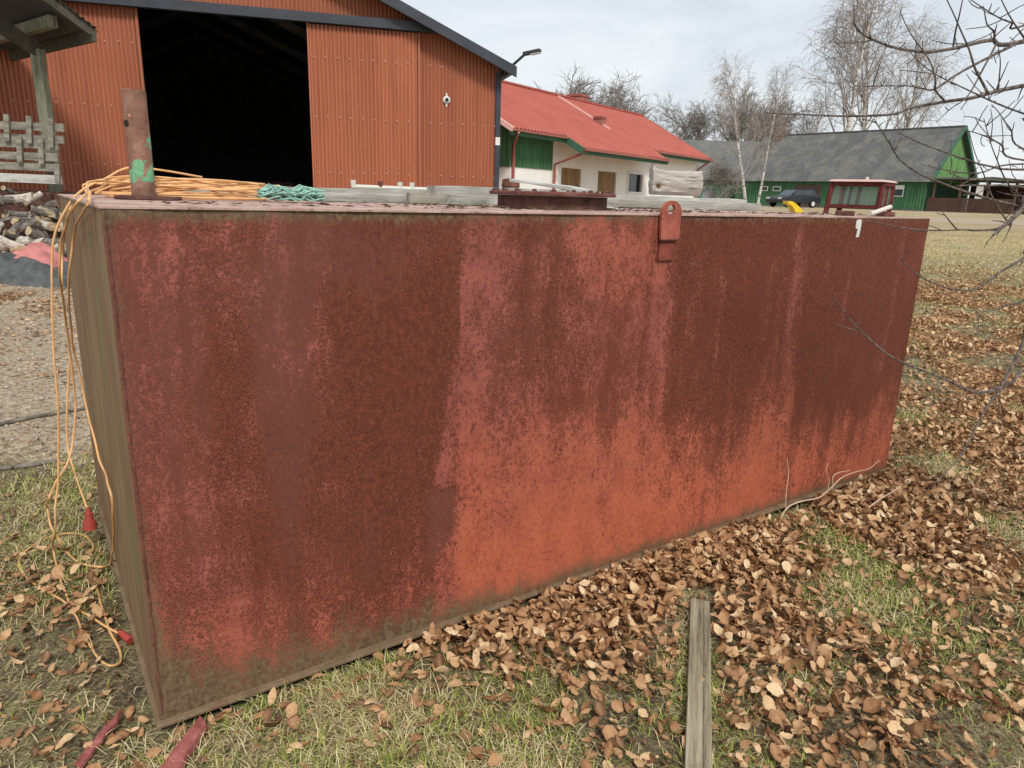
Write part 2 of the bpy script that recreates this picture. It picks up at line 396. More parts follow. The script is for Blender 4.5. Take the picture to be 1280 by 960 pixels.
MAT['near_branch'] = mk_bark("dark_branch_bark", (74, 64, 60), (122, 112, 104), 60)
MAT['stem'] = plain("dry_stem", (206, 178, 150), .8, var=.2, scale=30)
def mk_birch():
    t = NT("birch_bark", .85); n = t.noise(1, 4, .6, t.coord((1.5, 1.5, 5))); c = t.ramp(n, [(.36, s2l((76, 68, 62))), (.44, s2l((176, 170, 162))), (.6, s2l((214, 210, 204)))])
    return t.color(c)
MAT['birch'] = mk_birch()
def mk_leaf():
    t = NT("dry_leaf", .62, 0, .35); v = t.attr('tint')
    c = t.ramp(v, [(0, s2l((60, 39, 27))), (.18, s2l((98, 63, 41))), (.42, s2l((142, 98, 65))), (.64, s2l((176, 132, 93))), (.85, s2l((208, 170, 127))), (1, s2l((228, 204, 164)))])
    n = t.noise(120, 3, .6); c = t.mix(t.math('MULTIPLY', t.step(n, .45, .75), .3), c, s2l((92, 58, 36)))
    m = t.attr('rib'); c = t.mix(t.math('MULTIPLY', m, .3), c, s2l((216, 176, 128)))
    tr = t.n("ShaderNodeBsdfTranslucent"); t.L(c, tr.inputs[0]); ms = t.n("ShaderNodeMixShader"); ms.inputs[0].default_value = .15
    t.L(t.b.outputs[0], ms.inputs[1]); t.L(tr.outputs[0], ms.inputs[2]); t.L(ms.outputs[0], t.out.inputs[0])
    t.bump(n, .3, .002); return t.color(c)
MAT['leaf'] = mk_leaf()
def mk_grass():
    t = NT("grass_blades", .7, 0, .25); c = t.attr('col', 'Color')
    tr = t.n("ShaderNodeBsdfTranslucent"); t.L(c, tr.inputs[0]); ms = t.n("ShaderNodeMixShader"); ms.inputs[0].default_value = .25
    t.L(t.b.outputs[0], ms.inputs[1]); t.L(tr.outputs[0], ms.inputs[2]); t.L(ms.outputs[0], t.out.inputs[0]); return t.color(c)
MAT['grass'] = mk_grass()
def mk_ground():
    t = NT("ground_soil", .95); gv = t.attr('gravel'); gr = t.attr('green'); lf = t.attr('litter')
    a = t.noise(3.5, 4, .65); b = t.noise(18, 4, .65); f = t.noise(70, 3, .65); fz = t.noise(1, 4, .7, t.coord((60, 9, 20), (0, 0, .6)))
    soil = t.ramp(b, [(.3, s2l((66, 56, 44))), (.5, s2l((98, 86, 68))), (.7, s2l((132, 118, 94)))])
    straw = t.ramp(f, [(.32, s2l((92, 82, 58))), (.5, s2l((138, 126, 92))), (.68, s2l((178, 166, 126)))])
    grn = t.ramp(f, [(.3, s2l((60, 72, 34))), (.52, s2l((104, 112, 56))), (.7, s2l((156, 154, 92)))])
    c = t.mix(t.step(t.math('ADD', fz, t.math('MULTIPLY', t.math('SUBTRACT', a, .5), .6)), .38, .6), soil, straw)
    c = t.mix(t.math('MULTIPLY', t.step(t.math('ADD', gr, t.math('MULTIPLY', t.math('SUBTRACT', b, .5), 1.0)), .35, .85), .75), c, grn)
    dryc = t.ramp(t.math('ADD', t.math('MULTIPLY', t.noise(1, 4, .65, t.coord((.15, .6, 1))), .55), t.math('MULTIPLY', b, .45)), [(.34, s2l((136, 122, 88))), (.5, s2l((168, 150, 116))), (.66, s2l((198, 182, 150)))])
    c = t.mix(t.math('MULTIPLY', t.attr('dry'), .85), c, dryc)
    grav = t.ramp(t.noise(26, 4, .7), [(.3, s2l((114, 98, 80))), (.48, s2l((164, 147, 124))), (.6, s2l((194, 178, 154))), (.75, s2l((216, 202, 180)))])
    grav = t.mix(t.math('MULTIPLY', t.step(b, .52, .68), .5), grav, s2l((156, 134, 112)))
    c = t.mix(t.step(gv, .35, .65), c, grav)
    lit = t.ramp(t.noise(30, 4, .7), [(.3, s2l((76, 54, 38))), (.46, s2l((130, 95, 64))), (.6, s2l((178, 140, 100))), (.76, s2l((214, 184, 140)))])
    c = t.mix(t.step(t.math('ADD', lf, t.math('MULTIPLY', t.math('SUBTRACT', t.noise(9, 4, .7), .5), 1.3)), .45, .65), c, lit)
    t.bump(t.math('ADD', b, f), .8, .03); return t.color(c)
MAT['ground'] = mk_ground()
MAT['pebble'] = plain("pebble", (168, 156, 142), .9, var=.45, scale=14)
MAT['tarp_red'] = plain("red_tarp", (190, 122, 118), .7, var=.25, scale=6, bump=.3)
MAT['tarp_dark'] = plain("dark_tarp", (82, 84, 84), .7, var=.35, scale=9, bump=.4)
MAT['fw_bark'] = mk_rust("firewood_bark", (66, 60, 55), (106, 100, 93), (150, 144, 136))
MAT['fw_pale'] = mk_rust("firewood_birch", (142, 132, 120), (192, 184, 172), (214, 208, 198))
MAT['fw_cut'] = wood("firewood_split", (172, 152, 122), (200, 182, 152), (120, 102, 80), along=(3, 14, 14))
MAT['car'] = mk_glass("dark_car_paint", (32, 36, 42), .2)
MAT['carglass'] = mk_glass("car_glass", (60, 68, 76), .08)
MAT['tyre'] = plain("tyre_rubber", (34, 34, 35), .9)
MAT['carlight'] = mk_glass("car_lamp", (206, 210, 214), .15)
MAT['yellow'] = plain("yellow_plastic", (226, 190, 40), .45, var=.06)
MAT['cab'] = mk_rust("cab_red_paint", (74, 32, 32), (100, 44, 42), (122, 62, 58))
MAT['cabroof'] = plain("faded_cab_roof", (200, 168, 160), .7, var=.12)
MAT['cabseal'] = plain("black_rubber", (38, 36, 36), .8)
def mk_cabglass():
    t = NT("dusty_cab_glass", .2, 0, .5); t.b.inputs['Alpha'].default_value = .07; return t.color(s2l((206, 214, 210)))
MAT['cabglass'] = mk_cabglass()
MAT['tube'] = plain("white_tube", (206, 203, 192), .4, var=.05)
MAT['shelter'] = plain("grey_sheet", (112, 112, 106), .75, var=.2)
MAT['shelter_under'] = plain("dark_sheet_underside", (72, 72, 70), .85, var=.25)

# ================================================================ GROUND
def make_ground():
    nr, na = 170, 240
    rr = np.concatenate([[0.0], .35 * (900 / .35) ** (np.linspace(0, 1, nr))])
    th = np.linspace(0, 2 * np.pi, na, endpoint=False)
    # finer angular spacing ahead of the camera
    th = th + .62 * np.sin(2 * (th - np.pi / 2)) * -.5 * .6
    X = (rr[:, None] * np.cos(th)[None]).ravel(); Y = (rr[:, None] * np.sin(th)[None]).ravel(); Z = gz(X, Y)
    V = np.stack([X, Y, Z], 1); i, j = np.meshgrid(np.arange(nr), np.arange(na), indexing='ij'); j2 = (j + 1) % na
    Fq = np.stack([i * na + j, i * na + j2, (i + 1) * na + j2, (i + 1) * na + j], -1).reshape(-1, 4)
    d = np.hypot(X, Y)
    s, t = tank_st(X, Y)
    w = .5 * (fbm(X, Y, .7, 5) - .5)
    gravel = np.clip((-X - .75 * Y * .55 + .2 + w * 2 - .35) * 1.2, 0, 1) * (t > .6) * np.clip((Y - 3.6 + w) * 1.5, 0, 1)
    gravel = np.maximum(gravel, np.clip((t - 2.2) * .8, 0, 1) * np.clip((d - 5) / 2, 0, 1) * np.clip((.42 - np.arctan2(X, Y)) * 6 + w, 0, 1))
    rd = np.clip(1 - np.abs(d - 44 - .12 * X) / 7, 0, 1) * np.clip((X - 6) / 8, 0, 1)
    gravel = np.maximum(gravel, np.clip(rd * 1.3 + w * .5, 0, 1) * .9)
    green = .28 + .6 * (fbm(X, Y, .55, 21) - .42) + .5 * (fbm(X, Y, 2.2, 22) - .5)
    green = green + .3 * np.clip((d - 9) / 4, 0, 1) * np.clip((24 - d) / 8, -.6, 1)
    litter = leaf_density(X, Y) / 820 * np.clip((d - 2) / 5, .25, 1)
    return np_mesh('ground', V, Fq, MAT['ground'], {'gravel': gravel, 'green': np.clip(green, 0, 1), 'litter': np.clip(litter, 0, 1), 'dry': np.clip((d - 8) / 14, 0, 1)})

def blob(X, Y, cx, cy, rx, ry, ang=0):
    c, s = math.cos(ang), math.sin(ang); dx, dy = X - cx, Y - cy
    u, v = (dx * c + dy * s) / rx, (-dx * s + dy * c) / ry
    return np.exp(-(u * u + v * v))
def leaf_density(X, Y):
    """dry leaves per square metre"""
    s, t = tank_st(X, Y); d = np.hypot(X, Y)
    D = np.zeros_like(X)
    pile = np.exp(-np.clip(-t - .02, 0, 9) / .25) * (t < .05) * np.clip((s - .15) / .2, 0, 1) * np.clip((4.6 - s) / .4, 0, 1)
    D += 520 * pile * np.clip((s - .2) / 1.0, .35, 1)
    D += 620 * blob(X, Y, .95, 3.05, 1.15, .5, YAW) + 560 * blob(X, Y, 1.0, 2.2, .38, .62) + 480 * blob(X, Y, 1.7, 2.9, .85, .6, YAW)
    D += 330 * blob(X, Y, .45, 2.45, .3, .5) + 200 * blob(X, Y, .5, 1.75, .25, .3) + 170 * blob(X, Y, -.15, 2.3, .3, .25)
    right = np.clip((X - 1.2 - .1 * Y) / .9, 0, 1) * np.clip((15.5 - Y) / 6, 0, 1) * np.clip((Y - 2.6) / 1.2, 0, 1)
    D += 300 * right
    D += 110 * np.clip((X - .9) / .4, 0, 1) * np.clip((Y - 1) / .5, 0, 1) * np.clip((12.5 - Y) / 3, 0, 1)
    D += 42 * (d < 14)
    D += 150 * blob(X, Y, -2.1, 2.6, .5, .9, 2.1) + 110 * blob(X, Y, -1.5, 2.0, .4, .6)
    D += 170 * np.exp(-((Y - 9.1 - .1 * X) / .7) ** 2) * (X < -3)
    D *= 1 - .84 * ((np.abs((X - .69) - (Y - 2.2) * .235) < .07) & (Y < 2.66))
    n = fbm(X, Y, 1.9, 31, 4)
    return 2.35 * D * np.clip((n - .27) * 2.9, .12, 1.35)
ground = tag(make_ground(), 'leaf-strewn grass and gravel yard sloping gently upwards', None, kind='structure')

# ================================================================ STEEL TANK
tank = empty('steel_tank', T0, 'huge rectangular steel tank with rusty red primer standing on leafy grass', 'tank', rz=YAW)
def build_tank():
    ns, nz = 260, 110
    S, Z = np.meshgrid(np.linspace(0, TL, ns), np.linspace(.012, TH, nz))
    def sb(x, a, b, wa, wb=None):
        wb = wa if wb is None else wb
        return 1 / (1 + np.exp(-(x - a) / wa * 4)) / (1 + np.exp((x - b) / wb * 4))
    wob = .05 * (fbm(S, Z * .35, 6, 41) - .5) * 2
    edge = np.interp(Z, [0, .22, .4, .56, .58, .9, 1.12, 1.54], [.93, .95, 1.03, 1.04, .945, 1.0, 1.048, 1.06]) + .016 * (fbm(S, Z, 9, 42) - .5)
    cA, cB, cC = fbm(S, Z * .10, 3.2, 141, 3), fbm(S, Z * .10, 9, 142, 3), fbm(S, Z * .10, 26, 143, 3)
    blot = fbm(S, Z * .6, 4.5, 144, 4); Z0 = Z; Z = Z + .36 * (cA - .5) + .16 * (cB - .5) + .05 * (cC - .5)
    rust = .24 + .42 * (cB - .5) + .3 * (cC - .5) + .5 * (blot - .5)
    left_low = np.clip((Z - .12) / .3, 0, 1)
    rust += .52 * sb(S + wob, .56, 9, .2) * (1 / (1 + np.exp((S - edge) / .006))) * np.clip((Z - .02) / .35, .3, 1)
    rust += .34 * sb(S + wob * .6, .20, .37, .09) * sb(Z, .42, 1.42, .25)
    rust += .25 * sb(S, .36, .56, .1) * sb(Z, .3, .9, .3)
    rust += .14 * (S < edge) * sb(Z, .45, 1.3, .25)
    rust += .28 * sb(S + wob, 1.25, 1.52, .12) * sb(Z, .95, 1.6, .2)
    rust += .22 * sb(S + wob, 1.1, 1.95, .05) * sb(Z, .72, 1.25, .2)
    rust -= .16 * sb(S + wob, 1.06, 1.2, .03) * sb(Z, .6, 1.6, .1)
    rust += .16 * sb(S + wob, 1.52, 1.98, .08) * sb(Z, .7, 1.35, .12)
    rust -= .12 * sb(S + wob, 1.6, 2.0, .08) * sb(Z, 1.2, 1.6, .1)
    rust += .62 * sb(S + wob, 2.13, 2.86, .12, .2) * sb(Z, .5, 1.9, .35) 
    rust += .18 * sb(S + wob, 2.0, 2.15, .05) * sb(Z, 1.0, 1.6, .2)
    rust += .22 * sb(S + wob, 2.8, 3.1, .1) * sb(Z, .8, 1.6, .3)
    rust += .64 * sb(S + wob, 3.06, 4.3, .16, .12) * sb(Z, .42, 1.9, .35)
    rust -= .3 * sb(S + wob, 3.98, 4.3, .08) * sb(Z, 1.15, 1.6, .25)
    rust += .2 * sb(S, 3.3, 3.9, .3) * sb(Z, .1, .6, .15)
    rust -= .06 * sb(S, 1.06, 4.2, .05) * sb(Z, .06, .52, .14)
    rust += .10 * sb(Z0, .6, 2, .4) + .2 * sb(S, -1, 1.0, .2) * sb(Z0, -1, .55, .3)
    rust -= .15 * sb(S, 1.06, 2.08, .03)
    rust += .25 * sb(Z, 1.49, 1.7, .04) * (.5 + fbm(S, Z, 5, 44))
    for k, (sx_, zl, amp_) in enumerate([(.17, .9, .3), (.43, .7, -.3), (.62, .5, .3), (.86, .8, .25), (1.33, .6, .3), (1.45, .8, .3), (1.72, .55, .28), (1.95, .9, .32), (2.14, 1.0, .25), (2.4, .9, -.25), (2.62, .7, .25), (2.95, .8, -.32), (3.42, .9, -.3), (3.6, .7, -.22), (3.9, 1.0, -.25)]):
        wv = .012 * np.sin(Z0 * 5 + k) + .006 * np.sin(Z0 * 23 + 2 * k); rust += amp_ * np.exp(-((S - sx_ - wv) / (.012 + .006 * (k % 3))) ** 2) * np.clip((Z0 - (TH - zl)) / .25, 0, 1)
    pur = .6 * (blot - .5) + .5 * (cB - .5) + .4 * (cC - .5)
    pur += .6 * sb(S + wob, -1, .5, .25) * sb(Z, .55, 1.6, .3) + .24 * sb(S + wob, .36, .62, .16) * sb(Z, .7, 1.6, .2) + .55 * sb(S, .4, 1.02, .1) * sb(Z, 1.3, 1.6, .12)
    pur -= .45 * sb(S + wob * .6, .21, .36, .05) * sb(Z, .45, 1.4, .25)
    pur += .85 * (1 / (1 + np.exp((S - edge) / .006))) * sb(S, .93, 2, .03) * sb(Z0, .27, .56, .06, .01)
    pur += .28 * sb(S, .1, .95, .1) * sb(Z, .2, .6, .2)
    pur += .36 * sb(S + wob, 3.1, 4.1, .25) * sb(Z, .4, 1.5, .3) + .32 * sb(S + wob, 1.1, 1.7, .2) * sb(Z, .9, 1.6, .25)
    pur += .3 * sb(S + wob * 2, 2.2, 2.7, .2) * sb(Z, 1.2, 1.6, .15)
    brt = np.clip(.15 + .6 * sb(S, 1.04, 4.3, .05) * sb(Z, -1, .75, .3) + .35 * sb(S, 1.5, 2.05, .1) * sb(Z, 1.2, 1.6, .15) + .25 * sb(Z, -1, .35, .15), 0, 1)
    Z = Z0; h = np.interp(S, [0, .3, .8, 1.5, 2.6, 4.2], [.20, .17, .12, .08, .06, .05])
    alg = .95 * np.exp(-(Z / h) ** 1.3) + .9 * np.exp(-((TH - Z) / .04) ** 2) * np.interp(S, [0, 1.2, 4], [.95, .75, .45]) + .42 * np.exp(-(S / .03) ** 2) + .08
    alg += .35 * np.exp(-((S - .0) / .12) ** 2) * np.exp(-(Z / .5) ** 2)
    bow = .014 * (fbm(S, Z, 1.3, 46, 3) - .5) + .004 * (fbm(S, Z, 5, 47, 2) - .5) + .012 * np.sin(np.pi * S / TL) * np.sin(np.pi * Z / TH) * -.3
    V = np.stack([S.ravel(), -bow.ravel(), Z.ravel()], 1); i, j = np.meshgrid(np.arange(nz - 1), np.arange(ns - 1), indexing='ij')
    Fq = np.stack([i * ns + j, i * ns + j + 1, (i + 1) * ns + j + 1, (i + 1) * ns + j], -1).reshape(-1, 4)
    o = np_mesh('front_panel', V, Fq, MAT['tank_front'], {'rust': rust.ravel(), 'purple': pur.ravel(), 'algae': alg.ravel(), 'bright': brt.ravel()}, tank)
    o.data.shade_smooth(); tag(o, 'long side panel with flaking red primer over brown rust')
    MB().add([(0, 0, .012), (0, TW, .012), (0, TW, TH), (0, 0, TH)], [(3, 2, 1, 0)]).build('end_panel', MAT['tank_side'], tank)
    tag(bpy.context.scene.objects['end_panel'], 'end panel stained brown and green with vertical streaks')
    MB().add([(TL, 0, .012), (TL, TW, .012), (TL, TW, TH), (TL, 0, TH)], [(0, 1, 2, 3)]).build('end_panel', MAT['tank_side'], tank)
    MB().add([(0, TW, .012), (TL, TW, .012), (TL, TW, TH), (0, TW, TH)], [(3, 2, 1, 0)]).build('back_panel', MAT['tank_side'], tank)
    # top plate with a slightly worn edge
    m = MB(); nn = 90
    vs = []; fs = []
    for k in range(nn + 1):
        s_ = -.004 + (TL + .008) * k / nn; e = -.004 + .003 * (mnoise.noise(Vector((s_ * 9, 0, 3)))); zt = TH + .004 + .0015 * mnoise.noise(Vector((s_ * 1.7, 4, 3)))
        vs += [(s_, e, TH - .002), (s_, e, zt), (s_, TW + .008, zt), (s_, TW + .008, TH - .002)]
    for k in range(nn):
        for q in range(3): fs.append((k * 4 + q, k * 4 + 4 + q, k * 4 + 5 + q, k * 4 + 1 + q))
    fs += [(0, 1, 2, 3), (nn * 4 + 3, nn * 4 + 2, nn * 4 + 1, nn * 4)]
    m.add(vs, fs); o = m.build('top_plate', MAT['tank_top'], tank); tag(o, 'dusty pinkish top plate littered with dirt')
    m = MB(); m.box((TL / 2, TW / 2, .006), (TL + .028, TW + .05, .013)); o = m.build('bottom_plate', MAT['plate'], tank, bevel=.003)
    tag(o, 'projecting muddy bottom flange')
    for (s_, t_) in ((.5, .35), (.5, 1.6), (2.1, .35), (2.1, 1.6), (3.7, .35), (3.7, 1.6)):
        MB().box((s_, t_, -.055), (.3, .22, .104)).build('support_block', MAT['plate'], tank)
    # weld bead down the near corner
    pts = [(.008 + .003 * mnoise.noise(Vector((k * .9, 1, 0))), -.002, .03 + (TH - .05) * k / 150) for k in range(151)]
    MB().tube(pts, [.003 + .004 * abs(mnoise.noise(Vector((k * .37, 9, 0)))) for k in range(151)], 6).build('weld_bead', MAT['rust'], tank, smooth=True)
    # lifting lug: plate with rounded head and a hole, welded over a doubler strip
    def lug_prof(n=40):
        P = []; w = .056
        for k in range(n + 1):
            a = math.pi * k / n; P.append((w * math.cos(a), .012 + .046 * math.sin(a)))
        P += [(-w * .96, -.05), (-.05, -.096), (.055, -.094), (w * .98, -.04)]
        return P
    P = lug_prof(); cx = 2.022; cz = TH; hole = [(-.004 + .0215 * math.cos(2 * math.pi * k / 24), .022 + .0205 * math.sin(2 * math.pi * k / 24)) for k in range(24)]
    import bmesh
    bm = bmesh.new()
    def loop(P_, y): return [bm.verts.new((cx + p[0], y, cz + p[1])) for p in P_]
    for y0, y1 in ((-.022, -.010),):
        a = loop(P, y0); b = loop(P, y1); ha = loop(hole, y0); hb = loop(hole, y1)
        for A_, H_ in ((a, ha), (b, hb)):
            ed = [bm.edges.new((A_[i], A_[(i + 1) % len(A_)])) for i in range(len(A_))] + [bm.edges.new((H_[i], H_[(i + 1) % len(H_)])) for i in range(len(H_))]
            bmesh.ops.triangle_fill(bm, use_beauty=True, use_dissolve=False, edges=ed)
        for i in range(len(a)): bm.faces.new((a[i], a[(i + 1) % len(a)], b[(i + 1) % len(a)], b[i]))
        for i in range(24): bm.faces.new((ha[i], hb[i], hb[(i + 1) % 24], ha[(i + 1) % 24]))
    bmesh.ops.recalc_face_normals(bm, faces=bm.faces); me = bpy.data.meshes.new('lifting_lug'); bm.to_mesh(me); bm.free(); me.materials.append(MAT['lug'])
    lug = bpy.data.objects.new('lifting_lug', me); COL.objects.link(lug); lug.parent = tank; tag(lug, 'salmon red lifting lug with round hole')
    MB().box((cx + .002, -.005, TH - .14), (.088, .010, .085)).build('doubler_strip', MAT['lug_dark'], lug, bevel=.002)
    MB().tube([(cx - .05 + .1 * k / 12, -.018, TH - .098 + .002 * math.sin(k * 2.2)) for k in range(13)], .005, 6).build('weld_bead', MAT['rust_dark'], lug)
    # standpipe
    ps, pt = .225, .93; n = 40; prof = []; m = MB(); rp_ = .0405; H = .375; vs = []; fs = []; paint = []; orng = []
    rows = 46
    for i in range(rows + 1):
        for k in range(n):
            a = 2 * math.pi * k / n; z = TH + .01 + H * i / rows
            if i == rows: z += .006 * mnoise.noise(Vector((math.cos(a) * 4, math.sin(a) * 4, 1))) + .003 * mnoise.noise(Vector((a * 9, 2, 1)))
            rr_ = rp_ * (1 + .015 * mnoise.noise(Vector((math.cos(a) * 2, math.sin(a) * 2, z * 9))))
            vs.append((ps + rr_ * math.cos(a), pt + rr_ * math.sin(a), z)); h = (z - TH) / H
            wa = a - YAW if False else a + YAW   # facing measured in the yard
            rightness = math.cos(wa); front = -math.sin(wa)
            g = .92 * math.exp(-((h - .27) / .125) ** 4) * (1 if front > -.4 else .3) + .75 * math.exp(-((h - .52) / .09) ** 2) * max(0, rightness) * 1.2 + .45 * math.exp(-((h - .68) / .08) ** 2) * max(0, rightness)
            paint.append(g * .72); orng.append(.75 * math.exp(-((h - .79) / .035) ** 2 - ((rightness + .05) / .3) ** 2) * (front > 0))
    for i in range(rows):
        for k in range(n): fs.append((i * n + k, i * n + (k + 1) % n, (i + 1) * n + (k + 1) % n, (i + 1) * n + k))
    # inner wall
    base = len(vs)
    for i in (rows, rows - 14):
        for k in range(n):
            v = vs[i * n + k]; vs.append((ps + (v[0] - ps) * .86, pt + (v[1] - pt) * .86, v[2])); paint.append(0); orng.append(0)
    for k in range(n):
        k2 = (k + 1) % n; fs += [(rows * n + k, rows * n + k2, base + k2, base + k), (base + k, base + k2, base + n + k2, base + n + k)]
    fs.append(tuple(base + n + k for k in range(n)))
    m.add(vs, fs); m.attr = {'paint': paint, 'orange': orng}
    pipe = m.build('standpipe', MAT['pipe'], tank, smooth=True); tag(pipe, 'rusty upright pipe with flaking green paint and torch-cut rim')
    MB().lathe((ps + .015, pt, TH + .006), [(.112, -.004), (.115, .003), (.113, .012), (.05, .013)], 36).build('pipe_flange', MAT['rust_dark'], pipe, smooth=False)
    hole_d = Vector((math.cos(R(-118) - YAW), math.sin(R(-118) - YAW), 0)); hp = Vector((ps, pt, TH + .27)) + hole_d * (rp_ - .004)
    rot = hole_d.to_track_quat('Z', 'Y').to_matrix()
    MB().lathe(hp, [(.011, 0), (.0125, .0052), (.009, .0058)], 16, rot).build('dark_hole_disc', MAT['cabseal'], pipe)  # raised black disc painting the darkness inside a hole
    # round hatch
    hs, ht, hr = 1.90, .62, .255
    MB().lathe((hs, ht, TH), [(hr, .004), (hr, .062)], 56).build('hatch_neck', MAT['rust_dark'], tank)
    lid = MB().lathe((hs, ht, TH), [(hr + .035, .063), (hr + .04, .066), (hr + .04, .076), (hr + .035, .079), (hr - .03, .081)], 56).build('hatch_lid', MAT['hatch'], tank)
    tag(lid, 'round rusty manhole lid with bolts round its rim')
    bm_ = MB().lathe((0, 0, 0), [(.011, 0), (.011, .010), (.006, .012)], 6); b0 = None
    for k in range(20):
        a = 2 * math.pi * k / 20
        if b0 is None: b0 = bm_.build('bolt', MAT['rust_dark'], lid); o = b0
        else: o = copy_obj(b0, lid)
        o.location = (hs + (hr + .018) * math.cos(a), ht + (hr + .018) * math.sin(a), TH + .078)
    # two low pipe stubs at the far end
    for (s_, t_, r_) in ((3.62, .2, .05), (3.98, .17, .052)):
        o = MB().lathe((s_, t_, TH), [(r_ * .9, .004), (r_, .006), (r_, .028), (r_ * .86, .031)], 28).build('pipe_stub', MAT['hatch'], tank)
    # torn white sticker near the far top corner
    zz = [(0, 0), (.03, .004), (.044, .0), (.048, -.03), (.04, -.085), (.012, -.088), (.018, -.045), (-.004, -.042), (-.006, -.012)]
    MB().add([(3.40 + .9 * x, -.0075, TH - .012 + y) for x, y in zz] + [(3.40 + .9 * x, -.0045, TH - .012 + y) for x, y in zz],
             [tuple(range(9)), tuple(range(17, 8, -1))] + [(i, (i + 1) % 9, 9 + (i + 1) % 9, 9 + i) for i in range(9)]).build('torn_sticker', MAT['white'], tank)
    tag(bpy.context.scene.objects['torn_sticker'], 'torn white sticker on the red panel')
build_tank()
TT = TH + .006   # working height of the tank top

# ================================================================ RED-BROWN BARN
BA = Vector((-.487, 15.93, 0)); BW = Vector((-5.54, -1.5, 0)).normalized(); BN = Vector((BW.y, -BW.x, 0))   # BN looks towards the yard
if BN.dot(CAM - BA) < 0: BN = -BN
BZ = .45
def bp(u, z, off=0): return BA + BW * u + BN * off + Vector((0, 0, z))
ROOF_T = math.tan(R(23.3)); EAVE = 4.14
def roof_z(u): return EAVE + ROOF_T * min(u, 16.4 - u)
barn = empty('machine_barn', bp(0, BZ), 'tall red-brown corrugated barn with a dark open doorway and sliding door', 'barn')
def corr(u0, u1, zb, ztop, off, pitch=.0762, amp=.015, per=8):
    m = MB(); n = int((u1 - u0) / pitch * per); vs = []; fs = []
    for k in range(n + 1):
        u = u0 + (u1 - u0) * k / n; o = off + amp * max(-1, min(.75, 1.25 * math.sin(2 * math.pi * u / pitch) + .2))
        vs += [bp(u, zb, o), bp(u, ztop(u) if callable(ztop) else ztop, o)]
    for k in range(n): fs.append((2 * k, 2 * k + 2, 2 * k + 3, 2 * k + 1))
    m.add(vs, fs); return m
bo = bp(0, BZ)
OP0, OP1, OPZ = 3.78, 6.82, 4.70
SHW = .0762 * 11
def sheets(u0, u1, zb, ztop, off, mat, parent):
    u = u0; k = 0
    while u < u1 - .02:
        e = min(u + SHW, u1); corr(u, e, zb, ztop, off + (.0022 if k % 2 else 0)).build('corrugated_sheet', mat, parent, bo); u = e; k += 1
sheets(0, 1.72, BZ, lambda u: roof_z(u) + .06, 0, MAT['barn_red'], barn)
sheets(6.84, 16.4, BZ, lambda u: roof_z(u) + .06, 0, MAT['barn_red'], barn)
sheets(1.72, 6.84, OPZ + .02, lambda u: roof_z(u) + .06, 0, MAT['barn_red'], barn)
door = MB().bar(bp(1.72, OPZ - .06, .045), bp(OP0, OPZ - .06, .045), .04, .06).build('sliding_door', MAT['trim'], barn, bo)
sheets(1.70, OP0, BZ + .05, OPZ - .03, .075, MAT['door_red'], door)
MB().hexa([bp(OP0, BZ, .055), bp(OP0 + .03, BZ, .055), bp(OP0 + .03, BZ, .095), bp(OP0, BZ, .095)], [bp(OP0, OPZ, .055), bp(OP0 + .03, OPZ, .055), bp(OP0 + .03, OPZ, .095), bp(OP0, OPZ, .095)]).build('door_edge', MAT['door_red'], door, bo)
MB().bar(bp(1.66, (BZ + OPZ) / 2 - 2.1, .085), bp(1.66, OPZ - .03, .085), .035, .03, BN).build('door_edge', MAT['door_red'], door, bo)
MB().bar(bp(1.30, OPZ + .07, .12), bp(12.0, OPZ + .07, .12), .13, .17).build('door_track', MAT['trim'], barn, bo)
MB().bar(bp(6.80, BZ, .0), bp(6.80, OPZ, .0), .05, .06, BN).build('door_jamb', MAT['barn_red'], barn, bo)
# screw heads in rows
m = MB()
for z in (1.95, 3.0, 4.1):
    for k in range(0, 130, 3):
        u = .05 + k * .0762 * 1.0
        if 3.8 < u < 6.85 or (z > roof_z(u) - .1): continue
        o = .085 if 1.72 < u < 3.78 else .01
        m.box(bp(u, z + random.uniform(-.01, .01), o + .004), (.016, .012, .016))
m.build('screw_heads', MAT['white'], barn, bo)['kind'] = 'stuff'
# corner trim, bargeboard, roof
MB().bar(bp(-.01, BZ, .02), bp(-.01, EAVE - .1, .02), .10, .10, BN).build('corner_trim', MAT['trim'], barn, bo)
def roofslab(u0, u1, o0, o1, lift, th):
    m = MB()
    for a, b in ((u0, 8.2), (8.2, u1)):
        za = EAVE + ROOF_T * (a if a < 8 else 16.4 - a) + lift; zb = EAVE + ROOF_T * (b if b < 8.3 else 16.4 - b) + lift
        if a > 8: za = EAVE + ROOF_T * 8.2 + lift
        if b <= 8.2: zb = EAVE + ROOF_T * 8.2 + lift
        m.hexa([bp(a, za - th, o0), bp(b, zb - th, o0), bp(b, zb - th, o1), bp(a, za - th, o1)], [bp(a, za, o0), bp(b, zb, o0), bp(b, zb, o1), bp(a, za, o1)])
    return m
roofslab(-.28, 16.68, -22, .34, .10, .06).build('roof', MAT['trim'], barn, bo)
roofslab(-.30, 16.70, .343, .40, .13, .20).build('bargeboard', MAT['trim'], barn, bo)
MB().bar(bp(-.2, EAVE - .08, -22), bp(-.2, EAVE - .08, .33), .1, .12).build('eave_board', MAT['trim'], barn, bo)
